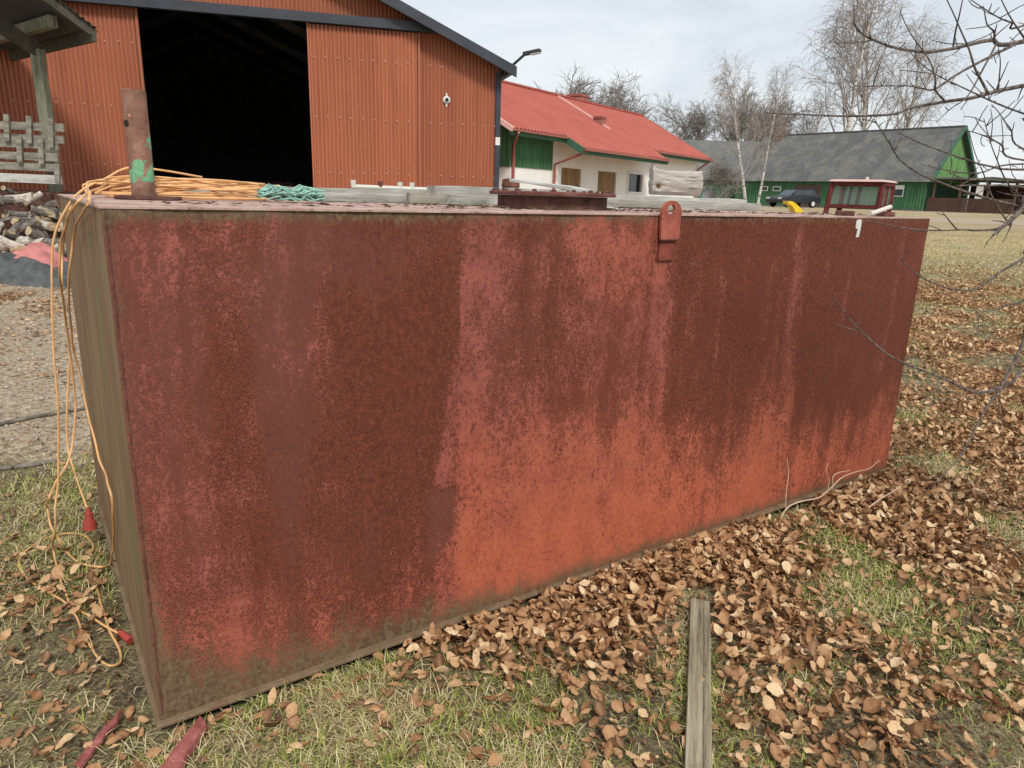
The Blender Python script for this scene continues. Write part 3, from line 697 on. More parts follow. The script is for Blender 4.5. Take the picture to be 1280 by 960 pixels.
# side and back walls, floor and roof frames of the dark interior
m = MB(); m.add([bp(0, BZ, -.05), bp(0, BZ, -22), bp(0, EAVE + .07, -22), bp(0, EAVE + .07, -.05)], [(0, 1, 2, 3)]); m.build('side_wall', MAT['barn_red'], barn, bo)
m = MB(); m.add([bp(16.4, BZ, -.05), bp(16.4, BZ, -22), bp(16.4, EAVE + .07, -22), bp(16.4, EAVE + .07, -.05)], [(0, 1, 2, 3)]); m.build('side_wall', MAT['barn_red'], barn, bo)
m = MB(); m.add([bp(0, BZ, -22), bp(16.4, BZ, -22), bp(16.4, EAVE + .07, -21.95), bp(8.2, EAVE + ROOF_T * 8.2 + .07, -21.95), bp(0, EAVE + .07, -21.95)], [(0, 1, 2, 3, 4)]); m.build('back_wall', MAT['dark'], barn, bo)
m = MB(); m.add([bp(.1, BZ + .02, 0), bp(16.3, BZ + .02, 0), bp(16.3, BZ + .02, -21.9), bp(.1, BZ + .02, -21.9)], [(0, 1, 2, 3)]); m.build('floor_slab', MAT['dark_floor'], barn, bo)
m = MB(); m.add([bp(.06, BZ, -.05), bp(.06, BZ, -21.9), bp(.06, EAVE, -21.9), bp(.06, EAVE, -.05)], [(0, 1, 2, 3)]); m.add([bp(16.34, BZ, -.05), bp(16.34, BZ, -21.9), bp(16.34, EAVE, -21.9), bp(16.34, EAVE, -.05)], [(0, 1, 2, 3)]); m.build('wall_lining', MAT['dark'], barn, bo)
for k in range(5):
    o = -2.5 - 4 * k
    MB().bar(bp(0.1, EAVE - .1, o), bp(8.2, EAVE + ROOF_T * 8.2 - .12, o), .1, .22).build('rafter', MAT['dark'], barn, bo)
    MB().bar(bp(16.3, EAVE - .1, o), bp(8.2, EAVE + ROOF_T * 8.2 - .12, o), .1, .22).build('rafter', MAT['dark'], barn, bo)
# wall lamp, notice and yard lamp on the corner
p = onplane(558, 125, BA, BN)
wl = empty('wall_lamp', p + BN * .02, 'small round white wall lamp on the red-brown corrugated wall', 'lamp')
rotn = BN.to_track_quat('Z', 'Y').to_matrix()
MB().lathe(p + BN * .012, [(.07, 0), (.075, .02), (.05, .035), (.045, .05)], 20, rotn).build('lamp_ring', MAT['white'], wl, p + BN * .02)
MB().lathe(p + BN * .06, [(.03, 0), (.036, .01), (.02, .03)], 16, rotn).build('lamp_eye', MAT['cabseal'], wl, p + BN * .02)
MB().bar(p + BN * .02 + Vector((0, 0, -.13)), p + BN * .02 + Vector((0, 0, .13)), .03, .02, BN).build('bracket', MAT['white'], wl, p + BN * .02)
p = bp(-.01, 2.7, .074)
tag(MB().box((0, 0, 0), (.10, .006, .16), Matrix.Rotation(math.atan2(BW.y, BW.x), 3, 'Z')).build('wall_notice', MAT['white']), 'small white notice on the black barn corner', 'notice').location = p
p0 = bp(-.05, 3.95, -.05); hd = at(657, 67, 15.6); he = at(676, 63, 15.5)
yl = empty('yard_lamp', p0, 'dark yard lamp on a slanting arm at the barn corner', 'lamp')
MB().tube([p0, p0.lerp(hd, .5) + Vector((0, 0, .02)), hd], .028, 8).build('arm', MAT['trim'], yl, p0)
MB().bar(hd - (he - hd) * .15, he, .14, .07, seg=4).build('lamp_head', MAT['trim'], yl, p0, bevel=.02)
MB().bar(hd.lerp(he, .35) + Vector((0, 0, -.04)), hd.lerp(he, .98) + Vector((0, 0, -.04)), .11, .02).build('diffuser', MAT['white'], yl, p0)
# things just visible inside the barn
tr0 = bp(5.4, BZ + .02, -7)
tr = empty('farm_trailer', tr0, 'low boarded farm trailer parked inside the dark barn', 'trailer')
MB().box(tr0 + Vector((0, 0, .75)), (2.6, 1.8, .12)).build('bed', MAT['rust_dark'], tr, tr0)
for sy in (-.86, .86): MB().box(tr0 + Vector((0, sy, 1.05)), (2.6, .06, .5)).build('side_board', MAT['rust_dark'], tr, tr0)
for sx in (-1.28, 1.28): MB().box(tr0 + Vector((sx, 0, 1.05)), (.06, 1.66, .5)).build('end_board', MAT['rust_dark'], tr, tr0)
for sx in (-.8, .8):
    for sy in (-.9, .9): MB().lathe(tr0 + Vector((sx, sy, .37)), [(.2, -.1), (.36, -.1), (.37, 0), (.36, .1), (.2, .1)], 20, Matrix.Rotation(R(90), 3, 'X')).build('wheel', MAT['tyre'], tr, tr0)

# ================================================================ WHITE HOUSE WITH RED ROOF
HP = at(730, 187, 25.3); HP.z = 0
HD = at(835, 202, 31); HD.z = 0; HD = (HD - HP).normalized(); HN = Vector((HD.y, -HD.x, 0))
HS = .55; HZ0 = 3.16; HG = .55
def hp_(u, off, z): return HP + HD * u - HN * off + Vector((0, 0, z))
def hz(off): return HZ0 + HS * off
house = empty('farm_house', hp_(5, 1.3, HG), 'white plastered outbuilding with a red ribbed roof and green boarding', 'house'); ho = hp_(5, 1.3, HG)
def redroof(u0, u1, off0, off1, name='roof'):
    pitch = .20; per = 6; n = int((u1 - u0) / pitch * per); vs = []; fs = []; rows = 9
    for k in range(n + 1):
        u = u0 + (u1 - u0) * k / n; dz = .045 * max(0, math.sin(2 * math.pi * u / pitch))
        for q in range(rows + 1):
            o = off0 + (off1 - off0) * q / rows; vs.append(hp_(u, o, hz(o) + dz + .06))
        vs.append(hp_(u, off0 + .01, hz(off0) - .02))
    w = rows + 2
    for k in range(n):
        for q in range(rows): fs.append((k * w + q, k * w + w + q, k * w + w + q + 1, k * w + q + 1))
    m = MB(); m.add(vs, fs); return m.build(name, MAT['redroof'], house, ho)
rf = redroof(-3.3, 13.7, .7, 4.6)
redroof(0, 7.0, 0, .7)
MB().add([hp_(-3.3, 4.6, hz(4.6) + .06), hp_(13.7, 4.6, hz(4.6) + .06), hp_(13.7, 8.6, hz(.6)), hp_(-3.3, 8.6, hz(.6))], [(0, 1, 2, 3)]).build('rear_roof', MAT['redroof'], house, ho)
for (a, b, o) in ((-3.3, 0, .7), (7.0, 13.7, .7), (0, 7.0, 0)):
    MB().bar(hp_(a, o + .05, hz(o) - .06), hp_(b, o + .05, hz(o) - .06), .04, .16).build('fascia', MAT['greentrim'], house, ho)
    gt = MB().bar(hp_(a, o - .05, hz(o) + .01), hp_(b, o - .05, hz(o) + .01), .09, .06).build('gutter', MAT['gutter'], house, ho)
MB().bar(hp_(-.02, 0, hz(0) - .05), hp_(-.02, 1.0, hz(1.0) - .05), .05, .22).build('bargeboard', MAT['greentrim'], house, ho)
MB().bar(hp_(7.02, 0, hz(0) - .05), hp_(7.02, .8, hz(.8) - .05), .05, .2).build('bargeboard', MAT['greentrim'], house, ho)
MB().bar(hp_(-3.34, .6, hz(.6) + .06), hp_(-3.34, 4.6, hz(4.6) + .06), .09, .14).build('verge_cap', MAT['ridgecap'], house, ho)
MB().bar(hp_(13.72, .6, hz(.6) + .04), hp_(13.72, 4.6, hz(4.6) + .04), .06, .12).build('verge_cap', MAT['gutter'], house, ho)
MB().bar(hp_(-3.3, 4.6, hz(4.6) + .1), hp_(13.7, 4.6, hz(4.6) + .1), .2, .07).build('ridge_cap', MAT['redroof'], house, ho)
a_ = onplane(697, 122, hp_(0, 4.45, 0), HN); 
u_a = (a_ - HP).dot(HD)
MB().bar(hp_(u_a, 4.4, hz(4.4) + .12), hp_(u_a + .1, 1.9, hz(1.9) + .12), .1, .06).build('roof_flashing', MAT['ridgecap'], house, ho)
WO = 1.3
def wallquad(u0, u1, z0, z1, off): return [hp_(u0, off, z0), hp_(u1, off, z0), hp_(u1, off, z1), hp_(u0, off, z1)]
# front wall with real openings for doors and window
openings = [(.72, 2.12, HG, 2.62), (3.42, 4.95, HG, 2.62), (5.95, 7.35, 1.85, 2.66)]
m = MB(); us = [-2.45]
for (a, b, z0, z1) in openings: us += [a, b]
us.append(13.45); zt = hz(WO) + .02
for i in range(0, len(us) - 1, 2): m.add(wallquad(us[i], us[i + 1], HG - .3, zt, WO), [(0, 1, 2, 3)])
for (a, b, z0, z1) in openings:
    m.add(wallquad(a, b, z1, zt, WO), [(0, 1, 2, 3)])
    if z0 > HG: m.add(wallquad(a, b, HG - .3, z0, WO), [(0, 1, 2, 3)])
    q = wallquad(a, b, z0, z1, WO); q2 = wallquad(a, b, z0, z1, WO + .14)
    m.add(q + q2, [(0, 4, 5, 1), (1, 5, 6, 2), (2, 6, 7, 3), (3, 7, 4, 0)])
m.add([hp_(-2.45, WO, HG - .3), hp_(-2.45, 8, HG - .3), hp_(-2.45, 8, hz(1.2)), hp_(-2.45, 4.6, hz(4.5)), hp_(-2.45, WO, hz(WO))], [(0, 1, 2, 3, 4)])
m.add([hp_(13.45, WO, HG - .3), hp_(13.45, 8, HG - .3), hp_(13.45, 8, hz(1.2)), hp_(13.45, 4.6, hz(4.5)), hp_(13.45, WO, hz(WO))], [(4, 3, 2, 1, 0)])
m.add([hp_(-2.45, 8, HG - .3), hp_(13.45, 8, HG - .3), hp_(13.45, 8, hz(1.2)), hp_(-2.45, 8, hz(1.2))], [(0, 1, 2, 3)])
m.build('wall', MAT['plaster'], house, ho)
for (a, b, z0, z1) in openings[:2]:
    for (c, d) in ((a, (a + b) / 2 - .006), ((a + b) / 2 + .006, b)):
        dl = MB().hexa([hp_(c, WO + .12, z0), hp_(d, WO + .12, z0), hp_(d, WO + .06, z0), hp_(c, WO + .06, z0)][::-1], [hp_(c, WO + .12, z1), hp_(d, WO + .12, z1), hp_(d, WO + .06, z1), hp_(c, WO + .06, z1)][::-1]).build('door_leaf', MAT['browndoor'], house, ho)
        for q in range(1, 5):
            uu = c + (d - c) * q / 5; MB().bar(hp_(uu, WO + .055, z0 + .03), hp_(uu, WO + .055, z1 - .03), .02, .012, HN).build('batten', MAT['browndoor'], dl, ho)
a, b, z0, z1 = openings[2]
wn = MB().add(wallquad(a, b, z0, z1, WO + .1), [(0, 1, 2, 3)]).build('window_pane', MAT['glass'], house, ho)
fr = MB()
for (c, d) in (((a, z0), (b, z0)), ((a, z1), (b, z1)), ((a, z0), (a, z1)), ((b, z0), (b, z1))):
    fr.bar(hp_(c[0], WO - .005, c[1]), hp_(d[0], WO - .005, d[1]), .09, .09, HN)
fr.build('window_frame', MAT['frame'], house, ho)
# green boards over the white base
m = MB()
for k in range(17):
    u = -2.45 + k * .148; m.hexa([hp_(u, WO - .03, 2.5), hp_(u + .128, WO - .03, 2.5), hp_(u + .128, WO - .004, 2.5), hp_(u, WO - .004, 2.5)], [hp_(u, WO - .03, zt), hp_(u + .128, WO - .03, zt), hp_(u + .128, WO - .004, zt), hp_(u, WO - .004, zt)])
m.add(wallquad(-2.45, .06, 2.5, zt, WO - .008), [(0, 1, 2, 3)]); m.build('boarding', MAT['green'], house, ho)
m = MB()
for k in range(30):
    o = WO + k * .15; zt2 = hz(min(o, 9.2 - o)) - .1
    m.hexa([hp_(-2.49, o, 2.5), hp_(-2.46, o, 2.5), hp_(-2.46, o + .13, 2.5), hp_(-2.49, o + .13, 2.5)], [hp_(-2.49, o, zt2), hp_(-2.46, o, zt2), hp_(-2.46, o + .13, zt2), hp_(-2.49, o + .13, zt2)])
m.build('boarding', MAT['green'], house, ho)
# downpipes
for pts in ([hp_(-3.0, .62, hz(.7) - .05), hp_(-2.38, WO - .08, 3.2), hp_(-2.38, WO - .08, HG)], [hp_(.08, -.03, hz(0) - .02), hp_(.08, .1, hz(0) - .12), hp_(.1, WO - .1, 2.7), hp_(.1, WO - .1, HG)],
            [hp_(13.5, .66, hz(.7) - .02), hp_(13.38, WO - .1, 3.1), hp_(13.38, WO - .1, HG)]):
    MB().tube(pts, .05, 8).build('downpipe', MAT['gutter'], house, ho)
for (px, py, o, w, h) in ((722, 128, 4.9, .7, .6), (750, 149, 2.4, .36, .36)):
    q = onplane(px, py, hp_(0, o, 0), HN); u = (q - HP).dot(HD)
    c = MB(); c.bar(hp_(u, o, hz(min(o, 9.2 - o)) - .3), hp_(u, o, hz(min(o, 9.2 - o)) + h * .75), w, w, HN); ch = c.build('chimney', MAT['chimney'], house, ho)
    MB().bar(hp_(u, o, hz(min(o, 9.2 - o)) + h * .75), hp_(u, o, hz(min(o, 9.2 - o)) + h * .75 + .09), w + .07, w + .07, HN).build('chimney_cap', MAT['gutter'], ch, ho)

# ================================================================ GREEN BARN
CR = Vector((37.76, 64, 0)); CD = (Vector((26.67, 78, 0)) - CR).normalized(); CN = Vector((-CD.y, CD.x, 0))
if CN.dot(CAM - CR) < 0: CN = -CN
CW, CE, CZR, CG, CLEN = 4.7, 3.85, 8.35, 1.28, 19.0
def cp(u, w, z): return CR + CD * u + CN * w + Vector((0, 0, z))      # u along the ridge, w towards the yard
def crz(w): return CZR - (CZR - CE) * abs(w) / CW
gb = empty('green_barn', cp(8, CW, CG), 'long green boarded barn with a grey corrugated sheet roof', 'barn'); go = cp(8, CW, CG)
def boardwall(u0, u1, w, z0, zf, name, mat, step=.24, thick=.05, gable=False):
    m = MB(); n = max(1, int(abs(u1 - u0) / step))
    for k in range(n):
        a = u0 + (u1 - u0) * k / n; b = a + (u1 - u0) / n * .8
        if not gable:
            m.hexa([cp(a, w - .1, z0), cp(b, w - .1, z0), cp(b, w + thick, z0), cp(a, w + thick, z0)], [cp(a, w - .1, zf), cp(b, w - .1, zf), cp(b, w + thick, zf), cp(a, w + thick, zf)])
        else:
            za, zb = zf(a), zf(b)
            m.hexa([cp(w, a, z0), cp(w, b, z0), cp(w - thick, b, z0), cp(w - thick, a, z0)], [cp(w, a, za), cp(w, b, zb), cp(w - thick, b, zb), cp(w - thick, a, za)])
    return m.build(name, mat, gb, go)
m = MB(); W2 = CW - .35
m.hexa([cp(.35, -W2, CG - .5), cp(CLEN, -W2, CG - .5), cp(CLEN, W2, CG - .5), cp(.35, W2, CG - .5)], [cp(.35, -W2, CE + .1), cp(CLEN, -W2, CE + .1), cp(CLEN, W2, CE + .1), cp(.35, W2, CE + .1)])
m.add([cp(.36, -W2, CE), cp(.36, W2, CE), cp(.36, 0, CZR - .1)], [(0, 1, 2)]); m.build('wall', MAT['greentrim'], gb, go)
boardwall(.35, CLEN, W2, CG + .12, CE + .12, 'boarding', MAT['green'])
boardwall(-W2, W2, .34, CE - .1, lambda w: max(CE, crz(w) - .12), 'gable_boarding', MAT['green_lit'], gable=True)
MB().bar(cp(.3, W2 + .02, CG), cp(CLEN, W2 + .02, CG), .12, .3).build('plinth', MAT['roofedge'], gb, go)
# roof sheets, each its own piece
sh = MB(); nc = 19; nrw = 6; sw = (CLEN + .3) / nc; sl = math.hypot(CW + .15, CZR - CE + .15) / nrw
vs = []; fs = []
for k in range(17):
    x = sw * 1.02 * k / 16 - sw * .51; dz = .025 * math.sin(2 * math.pi * k / 16 * 6)
    vs += [(x, -sl * .54, dz), (x, sl * .54, dz)]
for k in range(16): fs.append((2 * k, 2 * k + 2, 2 * k + 3, 2 * k + 1))
sh.add(vs, fs)
proto = None
dn = (cp(0, 1, crz(1)) - cp(0, 0, crz(0))).normalized(); roofm = MB()
roofm.add([cp(-.1, 0, CZR - .05), cp(CLEN, 0, CZR - .05), cp(CLEN, CW + .1, crz(CW + .1) - .05), cp(-.1, CW + .1, crz(CW + .1) - .05)], [(0, 1, 2, 3)])
roofm.add([cp(-.1, 0, CZR - .05), cp(CLEN, 0, CZR - .05), cp(CLEN, -CW - .1, crz(CW + .1) - .05), cp(-.1, -CW - .1, crz(CW + .1) - .05)], [(3, 2, 1, 0)])
roof_o = roofm.build('roof', MAT['slate'], gb, go)
for c in range(nc):
    for r_ in range(nrw):
        if proto is None: proto = sh.build('roof_sheet', MAT['slate'], roof_o); o = proto
        else: o = copy_obj(proto, roof_o)
        cen = cp(-.15 + sw * (c + .5), 0, CZR) + dn * (sl * (r_ + .5)) - go
        up = CD.cross(dn).normalized(); up = up if up.z > 0 else -up
        rotm = Matrix((CD, -dn, up)).transposed()
        tilt = Matrix.Rotation(R(3.4) + random.uniform(-.012, .012), 3, 'X') @ Matrix.Rotation(random.uniform(-.004, .004), 3, 'Z')
        o.matrix_local = Matrix.Translation(cen + up * (.03 + random.uniform(0, .012))) @ (rotm @ tilt).to_4x4()
MB().bar(cp(-.15, 0, CZR + .05), cp(CLEN, 0, CZR + .05), .35, .1).build('ridge_cap', MAT['roofedge'], gb, go)
for sgn in (1, -1):
    MB().bar(cp(-.12, 0, CZR - .02), cp(-.12, sgn * (CW + .1), crz(CW + .1) - .02), .12, .28).build('bargeboard', MAT['greentrim'], gb, go)
def cface(px, py, w): 
    q = onplane(px, py, cp(0, w, 0), CN); return (q - CR).dot(CD), q.z
def cpanel(px0, px1, z0, z1, name, mat, proud=.07, parent=gb):
    u0, _ = cface(px0, 240, W2); u1, _ = cface(px1, 240, W2); lo, hi = min(u0, u1), max(u0, u1)
    return MB().hexa([cp(lo, W2 - .05, z0), cp(hi, W2 - .05, z0), cp(hi, W2 + proud, z0), cp(lo, W2 + proud, z0)], [cp(lo, W2 - .05, z1), cp(hi, W2 - .05, z1), cp(hi, W2 + proud, z1), cp(lo, W2 + proud, z1)]).build(name, mat, parent, go)
gd = cpanel(993, 1026, CG + .1, 3.35, 'garage_door', MAT['garage'], .09)
for a, b in ((996, 1006), (1011, 1021)): cpanel(a, b, 2.75, 3.05, 'door_window', MAT['glass'], .12, gd)
for a, b in ((950, 960), (966, 976)):
    w_ = cpanel(a, b, 2.75, 3.2, 'window', MAT['frame'], .09); cpanel(a + 1, b - 1, 2.82, 3.13, 'pane', MAT['glass'], .12, w_)
w_ = cpanel(1117, 1130, 2.45, 3.4, 'window', MAT['frame'], .09); cpanel(1118, 1129, 2.53, 3.05, 'pane', MAT['glass'], .12, w_)
c0 = cp(17.8, 0, 0)
chm = MB().box(cp(17.3, .3, CZR + .1), (.8, .8, 1.2)).build('chimney', MAT['brownwall'], gb, go)
# lean-to on the gable end
lt = empty('open_lean_to', cp(-3, 1, CG), 'dark open lean-to with brown low walls beside the green gable', 'lean-to'); lo_ = cp(-3, 1, CG)
MB().hexa([cp(-6.3, -4.3, 3.75), cp(.2, -4.3, 3.95), cp(.2, 4.6, 3.95), cp(-6.3, 4.6, 3.75)][::-1], [cp(-6.3, -4.3, 3.9), cp(.2, -4.3, 4.1), cp(.2, 4.6, 4.1), cp(-6.3, 4.6, 3.9)][::-1]).build('roof', MAT['slate'], lt, lo_)
for u in (-6.1, -4.2, -2.2, -.2): MB().bar(cp(u, 4.3, CG - .3), cp(u, 4.3, 3.8), .16, .16).build('post', MAT['brownwall'], lt, lo_)
for k in range(6): MB().bar(cp(-6.1, 4.4, CG + .1 + k * .19), cp(.1, 4.4, CG + .1 + k * .19), .05, .17).build('wall_board', MAT['brownwall'], lt, lo_)
MB().box(cp(-3.6, 4.28, 2.9), (.5, .08, 1.2), Matrix.Rotation(math.atan2(CD.y, CD.x), 3, 'Z')).build('hanging_sheet', MAT['plaster'], lt, lo_)
m = MB(); m.add([cp(.2, -4.2, CG), cp(-6.2, -4.2, CG), cp(-6.2, -4.2, 3.75), cp(.2, -4.2, 3.75)], [(0, 1, 2, 3)]); m.build('rear_wall', MAT['brownwall'], lt, lo_)
# low wing further back
wg0 = at(790, 240, 84); wg1 = at(962, 240, 84); wg0.z = wg1.z = 0
wx = (wg1 - wg0).normalized(); wy = Vector((wx.y, -wx.x, 0))
wing = empty('barn_wing', (wg0 + wg1) / 2 + Vector((0, 0, 1.3)), 'dark grey-roofed green wing behind the white outbuilding', 'barn'); wo = (wg0 + wg1) / 2 + Vector((0, 0, 1.3)); LW = (wg1 - wg0).length
def wp(u, w, z): return wg0 + wx * u + wy * w + Vector((0, 0, z))
MB().hexa([wp(0, 0, .8), wp(0, 4.6, .8), wp(LW, 4.6, .8), wp(LW, 0, .8)], [wp(0, 0, 4), wp(0, 4.6, 4), wp(LW, 4.6, 4), wp(LW, 0, 4)]).build('wall', MAT['green'], wing, wo)
MB().add([wp(-.3, 0, 8.2), wp(LW + 1, 0, 8.2), wp(LW + 1, 5.1, 3.8), wp(-.3, 5.1, 3.8), wp(LW + 1, -5, 3.8), wp(-.3, -5, 3.8)], [(3, 2, 1, 0), (0, 1, 4, 5)]).build('roof', MAT['slate'], wing, wo)
for u0, u1, z0, z1 in ((6.9, 7.9, 1.3, 3.1),):
    MB().box(wp((u0 + u1) / 2, 4.62, (z0 + z1) / 2), (u1 - u0, .08, z1 - z0)).build('doorway', MAT['dark'], wing, wo)  # solid panel whose colour stands in for the shade of an opening

# ================================================================ OPEN SHELTER, RACK, FIREWOOD, TARP
sc_ = at(120, 45, 11.6); se = at(0, 74, 14.0)
ED = (se - sc_); ED.z = 0; ED.normalize(); EP = Vector((-ED.y, ED.x, 0))
if EP.dot(CAM - sc_) < 0: EP = -EP
SLP = .6; sz = sc_.z
def sp_(u, w, dz=0): return Vector((sc_.x, sc_.y, sz)) + ED * u + EP * w + Vector((0, 0, SLP * w + dz))
shg = Vector((sc_.x, sc_.y, gzf(sc_.x, sc_.y))); shelter = empty('open_shelter', shg, 'open wooden shelter with a grey corrugated roof in front of the red barn', 'shelter')
m = MB(); vs = []; fs = []; n = 6 * 46; 
for k in range(n + 1):
    w = 3.5 * k / n; dz = .012 * math.sin(2 * math.pi * w / .0762)
    for u in (-.06, 5.0): vs += [sp_(u, w, .10 + dz)]
for k in range(n): fs.append((2 * k, 2 * k + 1, 2 * k + 3, 2 * k + 2))
m.add(vs, fs); m.build('roof_sheet', MAT['shelter'], shelter, shg)
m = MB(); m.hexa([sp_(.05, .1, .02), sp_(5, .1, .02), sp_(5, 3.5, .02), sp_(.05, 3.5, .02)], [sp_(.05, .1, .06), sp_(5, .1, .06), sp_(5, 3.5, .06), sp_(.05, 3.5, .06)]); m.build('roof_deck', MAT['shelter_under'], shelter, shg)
MB().bar(sp_(.02, 0, .02), sp_(.02, 3.4, .02), .06, .12).build('verge_board', MAT['beam_dark'], shelter, shg)
MB().bar(sp_(-.02, .03, -.02), sp_(5, .03, -.02), .06, .16).build('eave_board', MAT['beam_dark'], shelter, shg)
MB().bar(sp_(.3, .45, -.12), sp_(5, .45, -.12), .12, .16).build('purlin', MAT['post'], shelter, shg)
MB().bar(sp_(.25, 2.2, -.12), sp_(5, 2.2, -.12), .12, .16).build('purlin', MAT['post'], shelter, shg)
pt_ = at(48, 72, 11.95); pb = Vector((pt_.x, pt_.y, gzf(pt_.x, pt_.y)))
MB().bar(pb, Vector((pt_.x, pt_.y, pt_.z + .12)), .15, .14, (0, 1, 0), seg=6, wob=.004).build('post', MAT['post'], shelter, shg)
MB().bar(Vector((pt_.x, pt_.y, pt_.z + .1)), Vector((pt_.x, pt_.y, pt_.z + .1)) + EP * 2.6 + Vector((0, 0, SLP * 2.6)), .12, .2).build('rafter', MAT['beam_dark'], shelter, shg)
pb2 = pb + ED * 3.4; MB().bar(pb2, pb2 + Vector((0, 0, pt_.z - pb.z)), .15, .14, (0, 1, 0)).build('post', MAT['post'], shelter, shg)

# slatted crate panels on a brown sill
RY = 11.4
rk0 = at(20, 232, RY); rk = empty('slatted_rack', Vector((rk0.x, rk0.y, rk0.z)), 'grey weathered slatted wood rack standing in front of the corrugated wall', 'rack')
def rbar(px0, py0, px1, py1, th, mat, name, dy=0, d=.03):
    a, b = at(px0, py0, RY + dy), at(px1, py1, RY + dy); MB().bar(a, b, d, th, (0, 0, 1) if abs(a.x - b.x) > abs(a.z - b.z) else (1, 0, 0), seg=3, wob=.003).build(name, mat, rk, rk0)
for (x1, y) in ((80, 159), (80, 174), (73, 181), (72, 196), (72, 209)):
    rbar(-60, y - 5, x1, y + 1.0, .115, MAT['rack'], 'board')
rbar(-60, 219, 77, 225, .13, MAT['rack_pale'], 'board')
for (x, y0, y1) in ((9, 143, 176), (37, 145, 179), (64, 148, 184), (25, 171, 203), (52, 174, 205), (72, 205, 229), (-12, 168, 200)):
    a, b = at(x, y1, RY - .06), at(x - 1, y0, RY - .06); MB().bar(a, b, .075, .03, (0, 1, 0)).build('upright', MAT['rack'], rk, rk0)
b0 = at(-60, 240, RY + .05); b1 = at(79, 246, RY + .05)
sill = empty('steel_skip', at(10, 262, RY + .3), 'low brown steel skip under the slatted rack', 'skip'); so_ = at(10, 262, RY + .3)
zz0 = gzf(so_.x, so_.y)
m = MB(); m.hexa([Vector((b0.x, b0.y, zz0)), Vector((b1.x, b1.y, zz0)), Vector((b1.x, b1.y + 1.2, zz0)), Vector((b0.x, b0.y + 1.2, zz0))], [Vector((b0.x, b0.y, rk0.z - .07)), Vector((b1.x, b1.y, rk0.z - .09)), Vector((b1.x, b1.y + 1.2, rk0.z - .09)), Vector((b0.x, b0.y + 1.2, rk0.z - .07))]); m.build('body', MAT['rust_dark'], sill, so_)
for x in (-20, 30, 62): 
    a = at(x, 236, RY); MB().bar(Vector((a.x, a.y, zz0)), Vector((a.x, a.y, rk0.z - .1)), .05, .05, (0, 1, 0)).build('rib', MAT['rust_dark'], sill, so_)

# firewood heap: every log is a thing of its own
def log_mesh(L, r, kind, seed):
    rs = random.Random(seed); m = MB(); n = 10
    if kind == 'split': ang = [0, .5, 1.0, 1.5, 2.0, 2.5, 3.14]; prof = [(r * math.cos(a), r * math.sin(a)) for a in ang] + [(-.3 * r, -.35 * r), (.25 * r, -.3 * r)]
    else: prof = [(r * (1 + rs.uniform(-.08, .08)) * math.cos(2 * math.pi * k / n), r * (1 + rs.uniform(-.08, .08)) * math.sin(2 * math.pi * k / n)) for k in range(n)]
    vs = []; fs = []; q = len(prof); segs = 4
    for i in range(segs + 1):
        x = L * (i / segs - .5); bx, by = rs.uniform(-.008, .008), rs.uniform(-.008, .008)
        vs += [(x + (rs.uniform(-.012, .012) if i in (0, segs) else 0), p[0] + bx, p[1] + by) for p in prof]
    for i in range(segs):
        for k in range(q): fs.append((i * q + k, i * q + (k + 1) % q, (i + 1) * q + (k + 1) % q, (i + 1) * q + k))
    fs += [tuple(range(q - 1, -1, -1)), tuple(segs * q + k for k in range(q))]
    m.add(vs, fs); me = bpy.data.meshes.new('firewood_log'); me.from_pydata(m.v, [], m.f); me.materials.append(MAT['fw_bark'] if seed % 3 else MAT['fw_pale']); me.materials.append(MAT['fw_cut'])
    for k, poly in enumerate(me.polygons):
        if k >= len(m.f) - 2 or (kind == 'split' and k % q >= 6): poly.material_index = 1
    return me
logs = [log_mesh(.26 + .05 * (i % 3), .036 + .013 * (i % 4), 'split' if i % 2 else 'round', i + 1) for i in range(8)]
fx = at(-12, 330, 10.3)
rl = random.Random(5); cnt = 0
tries = 0
while cnt < 210 and tries < 6000:
    tries += 1
    x = fx.x + rl.uniform(-1.7, 1.25); y = 10.4 + rl.uniform(-.75, .7)
    prof = 1.3 * max(0, 1 - ((x - fx.x + .35) / 1.95) ** 2) * max(0, 1 - ((y - 10.6) / 1.0) ** 2)
    if prof < .06: continue
    z = gzf(x, y) + prof * (rl.uniform(.0, 1.0) ** .35)
    o = bpy.data.objects.new('firewood_log', rl.choice(logs)); COL.objects.link(o); o.location = (x, y, z)
    o.rotation_euler = (rl.uniform(0, 6.3), rl.uniform(-.55, .55), rl.uniform(0, 6.3))
    li = logs.index(o.data); look = ('split ' if li % 2 else 'round ') + ('pale-barked' if (li + 1) % 3 == 0 else 'grey-barked'); f_ = (z - gzf(x, y)) / prof
    where = 'on top of the heap' if f_ > .85 else 'in the middle of the heap' if f_ > .55 else 'at the foot of the heap'
    side_w = 'nearest the shelter post' if y > 10.5 else 'nearest the tarps'; size = ('thin', 'slim', 'stout', 'thick')[li % 4]
    tag(o, '%s %s firewood log %s, %s' % (size, look, where, side_w), 'firewood', 'firewood logs in the heap'); cnt += 1
